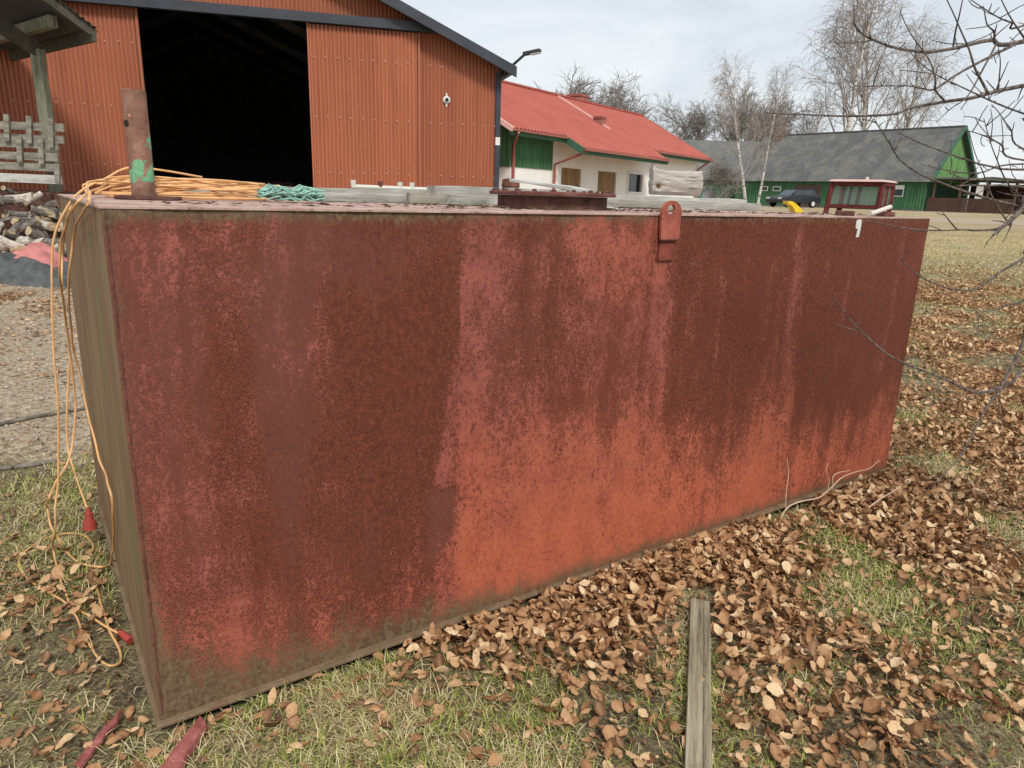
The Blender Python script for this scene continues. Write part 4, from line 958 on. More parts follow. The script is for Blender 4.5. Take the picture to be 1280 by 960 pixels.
# tarp-covered mound in front of the heap
tp0 = at(10, 360, 9.2); tz = gzf(tp0.x, tp0.y)
def mound(cx, cy, rx, ry, h, seed, z_off=0):
    nx, ny = 46, 30; vs = []; fs = []
    for i in range(nx + 1):
        for j in range(ny + 1):
            a = (i / nx) * 2 - 1; b = (j / ny) * 2 - 1; r2 = a * a + b * b
            w = max(0, 1 - max(abs(a), abs(b)) ** 3) ; x = cx + a * rx; y = cy + b * ry
            z = gzf(x, y) + h * w * (1 - .25 * b) * (.85 + .35 * mnoise.noise(Vector((x * 2.2, y * 2.2, seed)))) + (.07 * mnoise.noise(Vector((x * 6, y * 6, seed))) + .03 * abs(mnoise.noise(Vector((x * 17, y * 15, seed))))) * w + z_off * w
            vs.append((x, y, z))
    for i in range(nx):
        for j in range(ny): fs.append((i * (ny + 1) + j, (i + 1) * (ny + 1) + j, (i + 1) * (ny + 1) + j + 1, i * (ny + 1) + j + 1))
    m = MB(); m.add(vs, fs); return m
tag(mound(tp0.x - .4, 9.75, 1.15, .55, .36, 3).build('ground_tarp', MAT['tarp_dark'], smooth=True), 'dark crumpled tarp over a low mound before the firewood', 'tarp')
tag(mound(tp0.x - .55, 9.95, 1.1, .42, .5, 4).build('ground_tarp', MAT['tarp_red'], smooth=True), 'faded red tarp lying over the mound beside the firewood', 'tarp')
# two long sticks on the gravel
for pts, lab in (([(-30, 540), (0, 535), (50, 525), (108, 515)], 'thin grey pole on the gravel, farther of two'), ([(-30, 590), (0, 584), (40, 580), (72, 574)], 'thin grey pole on the gravel, nearer of two')):
    P = [onz(x, y, .03) for x, y in pts]; P = [Vector((p.x, p.y, gzf(p.x, p.y) + .012)) for p in P]
    tag(MB().tube(P, [.014, .014, .013, .01], 7).build('stick', MAT['bark']), lab, 'stick')

# ================================================================ THINGS LYING ON THE TANK
def tt(px, t, z=TT):
    """tank-length position seen at column px on the plane t metres behind the front panel"""
    q = onplane(px, 246, tw(0, t, 0), TB); return (q - T0).dot(TA)
def timber(s0, s1, t0, t1, z, w, h, mat, label, name='timber', seg=10):
    m = MB(); a, b = tw(s0, t0, z + h / 2), tw(s1, t1, z + h / 2)
    m.bar(Vector((0, 0, 0)), Vector(((b - a).length, 0, 0)), w, h, seg=seg, wob=.004); o = m.build(name, mat, bevel=.003)
    d = b - a; o.location = a; o.rotation_euler = (0, -math.asin(d.z / d.length), math.atan2(d.y, d.x)); return tag(o, label, 'timber', 'weathered timbers on the tank')
timber(tt(232, 1.75), tt(660, 1.75), 1.75, 1.72, TT, .12, .062, MAT['timber'], 'long grey timber behind the orange cord and green net')
timber(tt(392, 1.35), tt(640, 1.35), 1.35, 1.3, TT, .1, .042, MAT['timber'], 'lower grey timber reaching from the green net to the hatch')
timber(tt(510, 1.12), tt(572, 1.12), 1.12, 1.1, TT, .05, .055, MAT['rack'], 'short dark split offcut before the long timbers', seg=5)
timber(tt(537, 1.6), tt(760, 1.6), 1.58, 1.62, TT, .1, .095, MAT['timber'], 'thick grey timber passing behind the round hatch')
timber(tt(700, 1.5), tt(912, 1.5), 1.5, 1.4, TT, .13, .075, MAT['timber_pale'], 'broad pale timber behind the lifting lug')
timber(tt(735, 1.2), tt(930, 1.2), 1.2, 1.1, TT, .1, .05, MAT['timber'], 'grey timber just behind the lifting lug, nearer than the pale one')
timber(tt(560, .95), tt(606, .95), .95, .96, TT, .06, .05, MAT['timber'], 'short grey offcut touching the hatch rim', seg=4)
timber(tt(640, 1.25), tt(712, 1.0), 1.25, .85, TT + .125, .08, .018, MAT['timber_pale'], 'thin pale board resting aslant on the hatch lid', 'board', seg=4).rotation_euler[1] += .10
timber(tt(740, .75), tt(772, .72), .78, .66, TT + .004, .07, .02, MAT['timber_pale'], 'white broken board end leaning by the hatch', 'board', seg=3).rotation_euler[1] += .12
tag(MB().lathe((0, 0, 0), [(.05, 0), (.056, .012), (.05, .05), (.03, .056)], 18).build('rusty_cap', MAT['rust']), 'small round rusty cap on the timber behind the hatch', 'cap').location = tw(tt(638, 1.6), 1.6, TT + .096)
# pale pipe with fittings near the sliding door
pf = tw(tt(440, 1.75), 1.75, TT + .075); pe = tw(tt(535, 1.72), 1.72, TT + .072)
pp = empty('plastic_pipe', pf, 'cream plastic pipe with upright fittings lying on the long timber', 'pipe')
MB().tube([pf, pe], .012, 8).build('tube', MAT['tube'], pp, pf)
for k in (.02, .36, .62, .78): 
    q = pf.lerp(pe, k); MB().tube([q, q + Vector((0, 0, .035))], [.012, .016], 8).build('fitting', MAT['rust'] if k == .36 else MAT['tube'], pp, pf)
# big split log
lz = TT + .082; lg = tw(tt(812, 1.2), 1.2, 0)
m = MB(); nx, nz = 26, 14; vs = []; fs = []; LL = .34
for side_ in (-1, 1):
    for i in range(nx + 1):
        x = LL * i / nx
        for k in range(nz + 1):
            f_ = k / nz; top = .150 + .045 * math.exp(-x / .025) + .006 * mnoise.noise(Vector((x * 14, 3, 0)))
            bulge = .034 * math.sqrt(max(0.02, 1 - (2 * f_ - 1) ** 2)) + .010 * mnoise.noise(Vector((x * 5, f_ * 9, side_ * 3))) + .006 * mnoise.noise(Vector((x * 16, f_ * 30, side_)))
            knot = .022 * math.exp(-((x - .045) / .022) ** 2 - ((f_ - .36) / .13) ** 2) if side_ < 0 else 0
            xe = x + (.012 * mnoise.noise(Vector((f_ * 7, 1, side_))) if i == 0 else 0)
            vs.append((xe, side_ * (bulge - knot), top * f_))
W1 = (nx + 1) * (nz + 1)
for q in range(2):
    for i in range(nx):
        for k in range(nz):
            a0 = q * W1 + i * (nz + 1) + k; fc = (a0, a0 + nz + 1, a0 + nz + 2, a0 + 1); fs.append(fc if q == 0 else fc[::-1])
for i in range(nx):
    for k in (0, nz): a0 = i * (nz + 1) + k; fs.append((a0, a0 + nz + 1, W1 + a0 + nz + 1, W1 + a0))
for i in (0, nx):
    for k in range(nz): a0 = i * (nz + 1) + k; fs.append((a0, a0 + 1, W1 + a0 + 1, W1 + a0))
m.add(vs, fs)
logo = empty('split_log', lg + Vector((0, 0, lz)), 'thick pale weathered log with a rotten knot lying on the timbers', 'log', rz=R(14))
m.build('log_body', MAT['log'], logo, smooth=True)
kv = [(.045 + .02 * math.cos(2 * math.pi * k / 12) * (1 + .2 * math.sin(k * 2)), -.014 - .006, .055 + .016 * math.sin(2 * math.pi * k / 12)) for k in range(12)]
MB().add(kv + [(x, y + .012, z) for x, y, z in kv], [tuple(range(12))] + [(k, (k + 1) % 12, 12 + (k + 1) % 12, 12 + k) for k in range(12)]).build('rotten_knot', MAT['rot'], logo)
# green net bundle
nb = tw(tt(364, .98), .98, TT); m = MB(); rn = random.Random(3)
net = empty('net_bundle', nb, 'bundle of green netting beside the orange cord coil', 'net', rz=YAW)
for k in range(46):
    yy = rn.uniform(-.05, .05); zz = .008 + rn.uniform(0, .062) * (1 - abs(yy) * 9); wv = rn.uniform(0, 6)
    pts = [(-.13 + .26 * i / 12, yy + .008 * math.sin(i * 1.3 + wv), max(.006, zz * (.75 + .35 * abs(math.sin(i * .55))) + .006 * math.sin(i * 2.1 + wv))) for i in range(13)]
    m.tube(pts, .0035, 4)
m.build('netting', MAT['net'], net)
# orange cord: coil on the top, strands over the edge, plug and socket
coil = MB(); rc = random.Random(11)
cb = Vector((.40, 1.18, 0))
def cpath(s, t, z): return tw(s, t, z)
for k in range(13):
    a0 = rc.uniform(0, 6.28); rx = rc.uniform(.24, .36); ry = rc.uniform(.13, .24); ox, oy = rc.uniform(-.05, .12), rc.uniform(-.07, .07); zb = TT + .006 + .0055 * k * .8
    pts = []
    for i in range(41):
        a = a0 + 2 * math.pi * i / 40 * rc.uniform(.995, 1.005)
        pts.append(cpath(cb.x + ox + rx * math.cos(a), cb.y + oy + ry * math.sin(a), zb + .012 * (1 + math.sin(a * 2 + k)) * (k > 4)))
    coil.tube(pts, .0040, 7)
def smooth_path(P, n=10):
    out_ = []
    for i in range(len(P) - 1):
        p0, p1, p2, p3 = P[max(i - 1, 0)], P[i], P[i + 1], P[min(i + 2, len(P) - 1)]
        for k in range(n):
            t = k / n; out_.append(.5 * ((2 * p1) + (p2 - p0) * t + (2 * p0 - 5 * p1 + 4 * p2 - p3) * t * t + (3 * p1 - p0 - 3 * p2 + p3) * t ** 3))
    out_.append(P[-1])
    return [p + Vector((mnoise.noise(p * 7) * .006, mnoise.noise(p * 7 + Vector((5, 5, 5))) * .006, 0)) for p in out_]
def side(px, py, off): return onplane(px, py, tw(-off, 0, 0), TA)
def gnd(px, py, z=.012):
    p = onz(px, py, 0); return Vector((p.x, p.y, gzf(p.x, p.y) + z))
def hang(px, py, t0):
    q = onplane(px, py, tw(0, t0, 0), TB); s_ = (q - T0).dot(TA)
    return q if (s_ < -.014 or q.z > TT + .004) else side(px, py, .014)
strands = [
    # arching over the end panel and falling to the ground
    [cpath(.5, 1.25, TT + .09), cpath(.25, 1.30, TT + .12), hang(130, 224, 1.2), hang(104, 236, 1.15), hang(84, 256, 1.1), hang(70, 290, 1.1), hang(64, 345, 1.1), hang(66, 430, 1.1), hang(72, 520, 1.1), hang(72, 600, 1.1), hang(69, 660, 1.05),
     gnd(68, 705, .06), gnd(82, 745), gnd(105, 795), gnd(128, 830), gnd(146, 828), gnd(148, 812), gnd(130, 765), gnd(112, 700), gnd(116, 678), gnd(103, 666), gnd(70, 672), gnd(38, 688), gnd(25, 706), gnd(36, 728), gnd(70, 750), gnd(110, 772), gnd(150, 790, .02)],
    [cpath(.55, 1.05, TT + .06), cpath(.22, 1.15, TT + .08), hang(122, 236, 1.05), hang(98, 252, 1.0), hang(80, 290, 1.0), hang(74, 340, 1.1), hang(80, 395, 1.3), hang(87, 430, 1.4), hang(94, 500, 1.5), hang(92, 550, 1.5), hang(84, 580, 1.45), hang(70, 602, 1.4), hang(60, 625, 1.3), gnd(61, 652, .08), gnd(66, 668, .03), gnd(78, 682)],
    [cpath(.42, 1.5, TT + .05), cpath(.1, 1.55, TT + .05), hang(108, 243, 1.5), hang(86, 262, 1.5), hang(78, 310, 1.5), hang(77, 350, 1.5), hang(83, 405, 1.55), hang(88, 445, 1.6), hang(84, 500, 1.6), hang(86, 560, 1.6), hang(98, 605, 1.5), hang(110, 636, 1.42)],
    [cpath(.35, 1.0, TT + .05), cpath(.08, 1.05, TT + .06), hang(112, 252, .85), hang(94, 285, .8), hang(86, 345, .95), hang(90, 420, 1.2), hang(104, 490, 1.3)] + [side(x, y, o) for x, y, o in ((124, 570, .015), (140, 620, .012), (142, 680, .012), (138, 704, .02))] + [gnd(128, 714, .05), gnd(100, 706), gnd(80, 690), gnd(72, 676)],
]
cordo = tw(0, 1.2, 0); cord = empty('extension_cord', cordo, 'long orange extension cord coiled on the tank and hanging down its end', 'cord')
coil.build('coil', MAT['cord'], cord, cordo, smooth=True)
for sdat in strands: MB().tube(smooth_path(sdat), .0043, 7).build('strand', MAT['cord'], cord, cordo, smooth=True)
for k in range(5):   # loose loops standing up by the pipe
    a = cpath(.1 + .05 * k, 1.25 + .05 * k, TT + .02); b = cpath(.35 + .12 * k, 1.35 - .05 * k, TT + .075 - .012 * k); c = cpath(.6 + .06 * k, 1.3, TT + .02)
    MB().tube(smooth_path([a, a.lerp(b, .5) + Vector((0, 0, .02)), b, b.lerp(c, .5) + Vector((0, 0, .008)), c]), .0042, 7).build('strand', MAT['cord'], cord, cordo, smooth=True)
pl = hang(110, 634, 1.42); pl2 = hang(113, 662, 1.40)
dd = (pl2 - pl); Lp = dd.length; rq = dd.to_track_quat('Z', 'Y').to_matrix()
MB().lathe(pl, [(.008, 0), (.011, Lp * .26), (.0185, Lp * .28), (.0185, Lp * .36), (.0165, Lp * .38), (.018, Lp * .58), (.0275, Lp * .6), (.029, Lp), (.023, Lp * 1.01), (.022, Lp * .8)], 18, rq).build('socket', MAT['plug'], cord, cordo)
ga, gb_ = gnd(149, 788, .022), gnd(163, 797, .024); dd = gb_ - ga; rq = dd.to_track_quat('Z', 'Y').to_matrix()
MB().lathe(ga, [(.008, 0), (.013, dd.length * .3), (.015, dd.length), (.01, dd.length)], 14, rq).build('plug', MAT['plug'], cord, cordo)
# white tube resting across the far stubs
ta, tb_ = tw(3.70, .1, TT + .012), tw(3.95, .13, TT + .052)
tag(MB().tube([Vector((0, 0, 0)), tb_ - ta], .012, 12).build('white_tube', MAT['tube']), 'white plastic tube leaning on the low pipe stub', 'tube').location = ta
# dirt and bark crumbs on the tank top
V = []; Fq = []; rd = random.Random(9)
for k in range(700):
    s_ = rd.uniform(.1, TL - .05); t_ = abs(rd.gauss(0, .35)) + .03
    if rd.random() < .5: s_ = rd.gauss(1.9, .45); t_ = rd.uniform(.1, 1.0)
    if math.hypot(s_ - .225, t_ - .93) < .16 or t_ > TW - .1 or s_ < .05 or s_ > TL - .05: continue
    L = rd.uniform(.006, .03); a = rd.uniform(0, 6.3); w = L * rd.uniform(.2, .6); p = tw(s_, t_, TT + .004); ca, sa = math.cos(a), math.sin(a); b = len(V); h = rd.uniform(.001, .006)
    V += [(p.x - ca * L, p.y - sa * L, p.z), (p.x - sa * w, p.y + ca * w, p.z + h), (p.x + ca * L, p.y + sa * L, p.z + h * .3), (p.x + sa * w, p.y - ca * w, p.z)]; Fq.append((b, b + 1, b + 2, b + 3))
tag(np_mesh('bark_debris', V, Fq, MAT['rot']), 'bark crumbs and dirt scattered on the tank top', 'debris', kind='stuff')

# ================================================================ THINGS ON THE GRASS
pa = [onz(862, 752, .03), onz(888, 752, .03), onz(889, 975, .03), onz(856, 975, .03)]
a = (pa[0] + pa[1]) / 2; b = (pa[2] + pa[3]) / 2; wdt = .078; d = (b - a); d.z = 0; L = d.length + .12; d.normalize(); sd = Vector((-d.y, d.x, 0))
m = MB(); n = 14; 
vs = []; fs = []
prof = [(-.038, 0), (-.038, .03), (-.036, .034), (.008, .035), (.010, .028), (.014, .028), (.016, .033), (.037, .032), (.039, .028), (.039, 0)]
for i in range(n + 1):
    for (x, z) in prof: vs.append((x + .0015 * mnoise.noise(Vector((i * .8, x * 40, 1))), -L * i / n + (.006 * mnoise.noise(Vector((x * 90, 2, 1))) if i in (0, n) else 0), z + .0015 * mnoise.noise(Vector((i * .6, x * 30, 5)))))
q = len(prof)
for i in range(n):
    for k in range(q): fs.append((i * q + k, i * q + (k + 1) % q, (i + 1) * q + (k + 1) % q, (i + 1) * q + k))
fs += [tuple(range(q - 1, -1, -1)), tuple(n * q + k for k in range(q))]; m.add(vs, fs)
o = m.build('old_plank', MAT['plank']); o.location = (a.x, a.y, gzf(a.x, a.y) + .002); o.rotation_euler = (0, 0, math.atan2(d.y, d.x) + R(90)); tag(o, 'weathered grey grooved plank lying in the brown leaves', 'plank')
def shard(px, w, th, label, taper=.5):
    P = [onz(x, y, .02) for x, y in px]; a, b = P[0], P[-1]; d = b - a; L = d.length; m = MB(); n = 8; vs = []; fs = []; rs = random.Random(len(label))
    for i in range(n + 1):
        f_ = i / n; ww = w * (1 - (1 - taper) * f_) * .5; bow = .004 * math.sin(math.pi * f_) * rs.uniform(.6, 1.4) + rs.uniform(-.002, .002); jag = .03 * rs.uniform(-1, 1) if i in (0, n) else 0
        vs += [(L * f_ + jag, -ww + bow, 0), (L * f_ - jag * 2, ww + bow, 0), (L * f_ - jag, ww + bow, th), (L * f_ + jag, -ww * .8 + bow, th)]
    for i in range(n):
        for k in range(4): fs.append((i * 4 + k, i * 4 + (k + 1) % 4, i * 4 + 4 + (k + 1) % 4, i * 4 + 4 + k))
    fs += [(3, 2, 1, 0), tuple(n * 4 + k for k in range(4))]; m.add(vs, fs); o = m.build('wood_shard', MAT['redwood'], bevel=.002)
    o.location = (a.x, a.y, gzf(a.x, a.y) + .015); o.rotation_euler = (0, -.03, math.atan2(d.y, d.x)); return tag(o, label, 'wood')
shard([(200, 985), (256, 905)], .062, .022, 'broad broken red painted board at the foot of the tank', .62)
shard([(98, 958), (148, 897)], .028, .012, 'narrow splintered red wooden strip lying in the grass', .7)

# ================================================================ LEAVES
def leaf_template(seed):
    r_ = np.random.default_rng(seed); nu = 8
    u = np.linspace(0, 1, nu + 1); L = .055 * r_.uniform(.5, 1.15); W = L * r_.uniform(.2, .36)
    prof = np.sin(np.pi * u ** r_.uniform(.8, 1.05)) ** .72 + .03
    c1 = r_.uniform(-22, 24); c2 = r_.uniform(4, 60); tw_ = r_.uniform(-1.0, 1.0); V = []; rib = []; sk = r_.uniform(-3, 3)
    for i in range(nu + 1):
        for v in (-1, 0, 1):
            x = (u[i] - .5) * L; y = v * W * prof[i] * (1 + .06 * r_.normal()) + sk * x * x
            z = c1 * x * x * .5 + c2 * y * y * .55 + tw_ * x * y * 8 + .0018 * r_.normal() + .10 * abs(y) + c2 * .06 * abs(x) ** 1.5
            V.append((x, y, z)); rib.append(1.0 if v == 0 else 0.0)
    F_ = []
    for i in range(nu):
        for k in range(2): F_.append((i * 3 + k, i * 3 + 3 + k, i * 3 + 4 + k, i * 3 + 1 + k))
    V = np.array(V)
    if seed % 4 == 0:                      # torn leaves: one half shrunk back
        V[2::3, 1] *= r_.uniform(.2, .6, nu + 1)
    if seed % 5 == 0: V[-6:, 0] = V[-6:, 0] * .55
    V[:, 2] -= V[:, 2].min(); return V, np.array(F_), np.array(rib)
LEAVES = [leaf_template(100 + k) for k in range(26)]
def sample(density, n_max, xr, yr, margin=90):
    X = rng.uniform(*xr, n_max); Y = rng.uniform(*yr, n_max); area = (xr[1] - xr[0]) * (yr[1] - yr[0])
    D = density(X, Y); keep = rng.uniform(0, 1, n_max) < D * area / n_max
    X, Y = X[keep], Y[keep]; Z = gz(X, Y); px, py, dep = project(np.stack([X, Y, Z], 1)); s, t = tank_st(X, Y)
    ok = (dep > .3) & (px > -margin) & (px < 1280 + margin * 2) & (py < 960 + margin) & ~((s > -.035) & (s < TL + .035) & (t > -.04) & (t < TW + .05))
    return X[ok], Y[ok], Z[ok], dep[ok], px[ok], py[ok]
def rotmats(yaw, pitch, roll):
    cy, sy, cp_, sp2, cr, sr = np.cos(yaw), np.sin(yaw), np.cos(pitch), np.sin(pitch), np.cos(roll), np.sin(roll)
    return np.stack([np.stack([cy * cp_, cy * sp2 * sr - sy * cr, cy * sp2 * cr + sy * sr], -1), np.stack([sy * cp_, sy * sp2 * sr + cy * cr, sy * sp2 * cr - cy * sr], -1), np.stack([-sp2, cp_ * sr, cp_ * cr], -1)], -2)
parts_ = []
for (xr, yr, nm) in (((-2.6, 4.0), (1.2, 5.2), 380000), ((-9, 12), (5.2, 17), 420000)):
    parts_.append(sample(leaf_density, nm, xr, yr))
LX, LY, LZ, LD, LPX, LPY = [np.concatenate([p_[k] for p_ in parts_]) for k in range(6)]
order = np.argsort(LD); LX, LY, LZ, LD, LPX, LPY = [a_[order] for a_ in (LX, LY, LZ, LD, LPX, LPY)]
nl = len(LX); dens = leaf_density(LX, LY)
heap = np.clip(dens / 940, 0, 1.4)
lift = rng.uniform(0, 1, nl) ** 1.3 * .030 * heap + .004 + .012 * rng.uniform(0, 1, nl)
lyaw = rng.uniform(0, 2 * np.pi, nl); tiltk = .22 + .32 * np.clip(heap, 0, 1)
lp = rng.normal(0, 1, nl) * tiltk; lr_ = rng.normal(0, 1, nl) * tiltk; lflip = np.where(rng.uniform(0, 1, nl) < .35, np.pi, 0); lr_ = lr_ + lflip
lsc = rng.uniform(.72, 1.12, nl); ltype = rng.integers(0, len(LEAVES), nl)
ltint = np.clip(np.clip(rng.normal(.59, .27, nl), 0, .92) + .2 * (lift / .06 - .4) * np.clip(heap, 0, 1), 0, 1)  # leaves low in a heap are tinted darker, imitating the shade between them
RM = rotmats(lyaw, lp, lr_)
inview = (LPX > 5) & (LPX < 1275) & (LPY < 955) & (LPY > 300)
near_idx = np.where(inview)[0][:300]; is_near = np.zeros(nl, bool); is_near[near_idx] = True
VV, FF, TTi, RB = [], [], [], []; base = 0
for k, (V, F_, rib) in enumerate(LEAVES):
    ids = np.where((ltype == k) & ~is_near)[0]
    if not len(ids): continue
    P = np.einsum('nij,vj->nvi', RM[ids], V) * lsc[ids][:, None, None]
    zmin = P[:, :, 2].min(1); P[:, :, 2] -= zmin[:, None] * .8
    P += np.stack([LX[ids], LY[ids], LZ[ids] + lift[ids]], 1)[:, None, :]
    VV.append(P.reshape(-1, 3)); FF.append((F_[None] + (base + np.arange(len(ids)) * len(V))[:, None, None]).reshape(-1, 4)); base += len(ids) * len(V)
    TTi.append(np.repeat(ltint[ids], len(V))); RB.append(np.tile(rib, len(ids)))
litter = empty('leaf_litter', (0.9, 2.9, 0), 'brown dry fallen leaves heaped along the tank and over the grass', 'leaves')
bulk = np_mesh('fallen_leaves', np.concatenate(VV) - np.array([.9, 2.9, 0]), np.concatenate(FF), MAT['leaf'], {'tint': np.concatenate(TTi), 'rib': np.concatenate(RB)}, litter); bulk['kind'] = 'stuff'
bulk.data.shade_smooth()
cache = {}
for i in near_idx:
    tb = int(ltint[i] * 6) ; key = (int(ltype[i]), tb)
    if key not in cache:
        V, F_, rib = LEAVES[key[0]]; me = bpy.data.meshes.new('leaf'); me.from_pydata(V.tolist(), [], F_.tolist()); me.materials.append(MAT['leaf'])
        a_ = me.attributes.new('tint', 'FLOAT', 'POINT'); a_.data.foreach_set('value', np.full(len(V), min(1, tb / 6 + .06), np.float32))
        a_ = me.attributes.new('rib', 'FLOAT', 'POINT'); a_.data.foreach_set('value', rib.astype(np.float32)); me.shade_smooth(); cache[key] = me
    o = bpy.data.objects.new('leaf', cache[key]); COL.objects.link(o); o.parent = litter
    P = (RM[i] @ LEAVES[key[0]][0].T).T * lsc[i]; z = LZ[i] + lift[i] - P[:, 2].min() * .8
    o.matrix_local = Matrix.Translation((LX[i] - .9, LY[i] - 2.9, z)) @ Matrix(RM[i].tolist()).to_4x4() @ Matrix.Scale(float(lsc[i]), 4)
print('leaves', nl)
cX, cY, cZ, cD, _a, _b = sample(lambda x, y: 240 + leaf_density(x, y) * 1.3, 150000, (-3.2, 4.2), (1.15, 6.0), 40)
yX, yY, yZ, yD, _a, _b = sample(lambda x, y: 260 * (x < -1.5) * (y > 3.2) * np.clip(fbm(x, y, 1.1, 91) * 2 - .4, .15, 1.5), 60000, (-9, -1.5), (3.2, 10.5), 30)
cX, cY, cZ = [np.concatenate(k) for k in ((cX, yX), (cY, yY), (cZ, yZ))]
ncr = len(cX); ca = rng.uniform(0, 6.28, ncr); cl = rng.uniform(.004, .016, ncr); cw = cl * rng.uniform(.15, .7, ncr); ch_ = rng.uniform(0, .012, ncr)
cc, cs_ = np.cos(ca), np.sin(ca); zc = cZ + .004 + rng.uniform(0, .012, ncr)
Vc = np.stack([np.stack([cX - cc * cl, cY - cs_ * cl, zc], 1), np.stack([cX - cs_ * cw, cY + cc * cw, zc + ch_], 1), np.stack([cX + cc * cl, cY + cs_ * cl, zc + ch_ * .4], 1), np.stack([cX + cs_ * cw, cY - cc * cw, zc + .002], 1)], 1).reshape(-1, 3)
Fc = (np.arange(ncr) * 4)[:, None] + np.array([[0, 1, 2, 3]])
crumb = np_mesh('leaf_crumbs', Vc - np.array([.9, 2.9, 0]), Fc, MAT['leaf'], {'tint': np.repeat(np.clip(rng.normal(.35, .3, ncr), 0, 1), 4), 'rib': np.zeros(ncr * 4)}, litter); crumb['kind'] = 'stuff'

# ================================================================ PEBBLES
qX, qY, qZ, qD, _a, _b = sample(lambda x, y: 420 * (x < -1.2) * np.clip((y - 3.6) * 2, 0, 1) * np.clip(fbm(x, y, 1.3, 95) * 2 - .3, .2, 1.5), 60000, (-9, -1.2), (3.4, 10), 30)
octa = np.array([(1, 0, 0), (-1, 0, 0), (0, 1, 0), (0, -1, 0), (0, 0, .7), (0, 0, -.7)]); ofc = np.array([(0, 2, 4), (2, 1, 4), (1, 3, 4), (3, 0, 4), (2, 0, 5), (1, 2, 5), (3, 1, 5), (0, 3, 5)])
nq = len(qX); qr = rng.uniform(.004, .013, nq) * np.where(rng.uniform(0, 1, nq) < .06, 2.2, 1); Vq = octa[None] * rng.uniform(.6, 1.3, (nq, 6, 1)) * qr[:, None, None]
qa = rng.uniform(0, 6.28, nq); cq, sq = np.cos(qa)[:, None], np.sin(qa)[:, None]
Vq = np.stack([Vq[..., 0] * cq - Vq[..., 1] * sq + qX[:, None], Vq[..., 0] * sq + Vq[..., 1] * cq + qY[:, None], Vq[..., 2] + (qZ + qr * .25)[:, None]], -1).reshape(-1, 3)
tag(np_mesh('gravel_stones', Vq, ((np.arange(nq) * 6)[:, None, None] + ofc[None]).reshape(-1, 3), MAT['pebble']), 'small grey stones scattered over the gravel yard', 'gravel', kind='stuff')

# ================================================================ GRASS
def grass_density(X, Y):
    d = np.hypot(X, Y); s, t = tank_st(X, Y)
    g = np.clip((fbm(X, Y, 1.4, 61, 4) - .36) * 4, .1, 1.25)
    g = g * np.clip(1.15 - leaf_density(X, Y) / 1250, .12, 1)
    g = g * (1 - .62 * np.clip((-.95 - X) * 3, 0, 1) * np.clip(1.5 - fbm(X, Y, 1.7, 66) * 1.6, 0, 1))
    yard = np.clip((Y - 3.9) * 2, 0, 1) * (X < -.6) * (t > .3)
    return 13000 * g * (1 - .97 * yard) * np.clip(1.45 - d / 6.0, .10, 1)
X, Y, Z, dep, px, py = sample(grass_density, 800000, (-3.2, 4.2), (1.15, 6.5), 40)
X2, Y2, Z2, dep2, px2, py2 = sample(lambda x, y: grass_density(x, y), 330000, (-3, 22), (6.5, 30), 20)
X, Y, Z, dep = [np.concatenate(k) for k in ((X, X2), (Y, Y2), (Z, Z2), (dep, dep2))]
ng = len(X)
greenp = np.clip((fbm(X, Y, 1.6, 71, 4) - .43) * 4.2 + .25 * (fbm(X, Y, 6, 72, 2) - .5), 0, 1)
isg = rng.uniform(0, 1, ng) < (.22 + .62 * greenp) * np.clip((16 - dep) / 9, .25, 1)
Lb = np.where(isg, rng.uniform(.02, .06, ng), rng.uniform(.025, .085, ng)) * (1 + .03 * np.clip(dep - 4, 0, 6)) * np.clip((32 - dep) / 8, .4, 1); wb = np.where(isg, .0019, .0014) * (1 + .25 * np.clip(dep - 2.5, 0, 10))
yaw = rng.uniform(0, 2 * np.pi, ng); lean = np.where(isg, rng.uniform(.35, 1.2, ng), rng.uniform(.8, 1.5, ng))
dirx, diry = np.cos(yaw), np.sin(yaw); sx, sy = -diry, dirx
def pt(f, ln): 
    h = Lb * f; a = ln
    return np.stack([X + dirx * h * np.sin(a), Y + diry * h * np.sin(a), Z + h * np.cos(a) - .003], 1)
p0 = pt(0, lean); p1 = pt(.55, lean * .8); p2 = pt(1.0, np.minimum(lean * 1.12, 1.55)); sdv = np.stack([sx, sy, np.zeros(ng)], 1) * wb[:, None]
V = np.stack([p0 - sdv, p0 + sdv, p1 - sdv * .9, p1 + sdv * .9, p2 - sdv * .15, p2 + sdv * .15], 1).reshape(-1, 3)
b_ = (np.arange(ng) * 6)[:, None]; Fq = np.concatenate([b_ + np.array([[0, 1, 3, 2]]), b_ + np.array([[2, 3, 5, 4]])], 0)
k1 = rng.uniform(0, 1, ng)[:, None]; k2 = rng.uniform(0, 1, ng)[:, None]
cg = (1 - k1) * np.array(s2l((102, 122, 52))) + k1 * np.array(s2l((184, 186, 100))); cs = (1 - k1) * np.array(s2l((168, 150, 104))) + k1 * np.array(s2l((234, 220, 176)))
cg = cg * (.75 + .5 * k2); C4 = np.concatenate([np.where(isg[:, None], cg, cs), np.ones((ng, 1))], 1)
tag(np_mesh('grass', V, Fq, MAT['grass'], {'col': np.repeat(C4, 6, 0)}), 'short green and straw-coloured grass growing around the tank', 'grass', kind='stuff')
print('grass', ng)

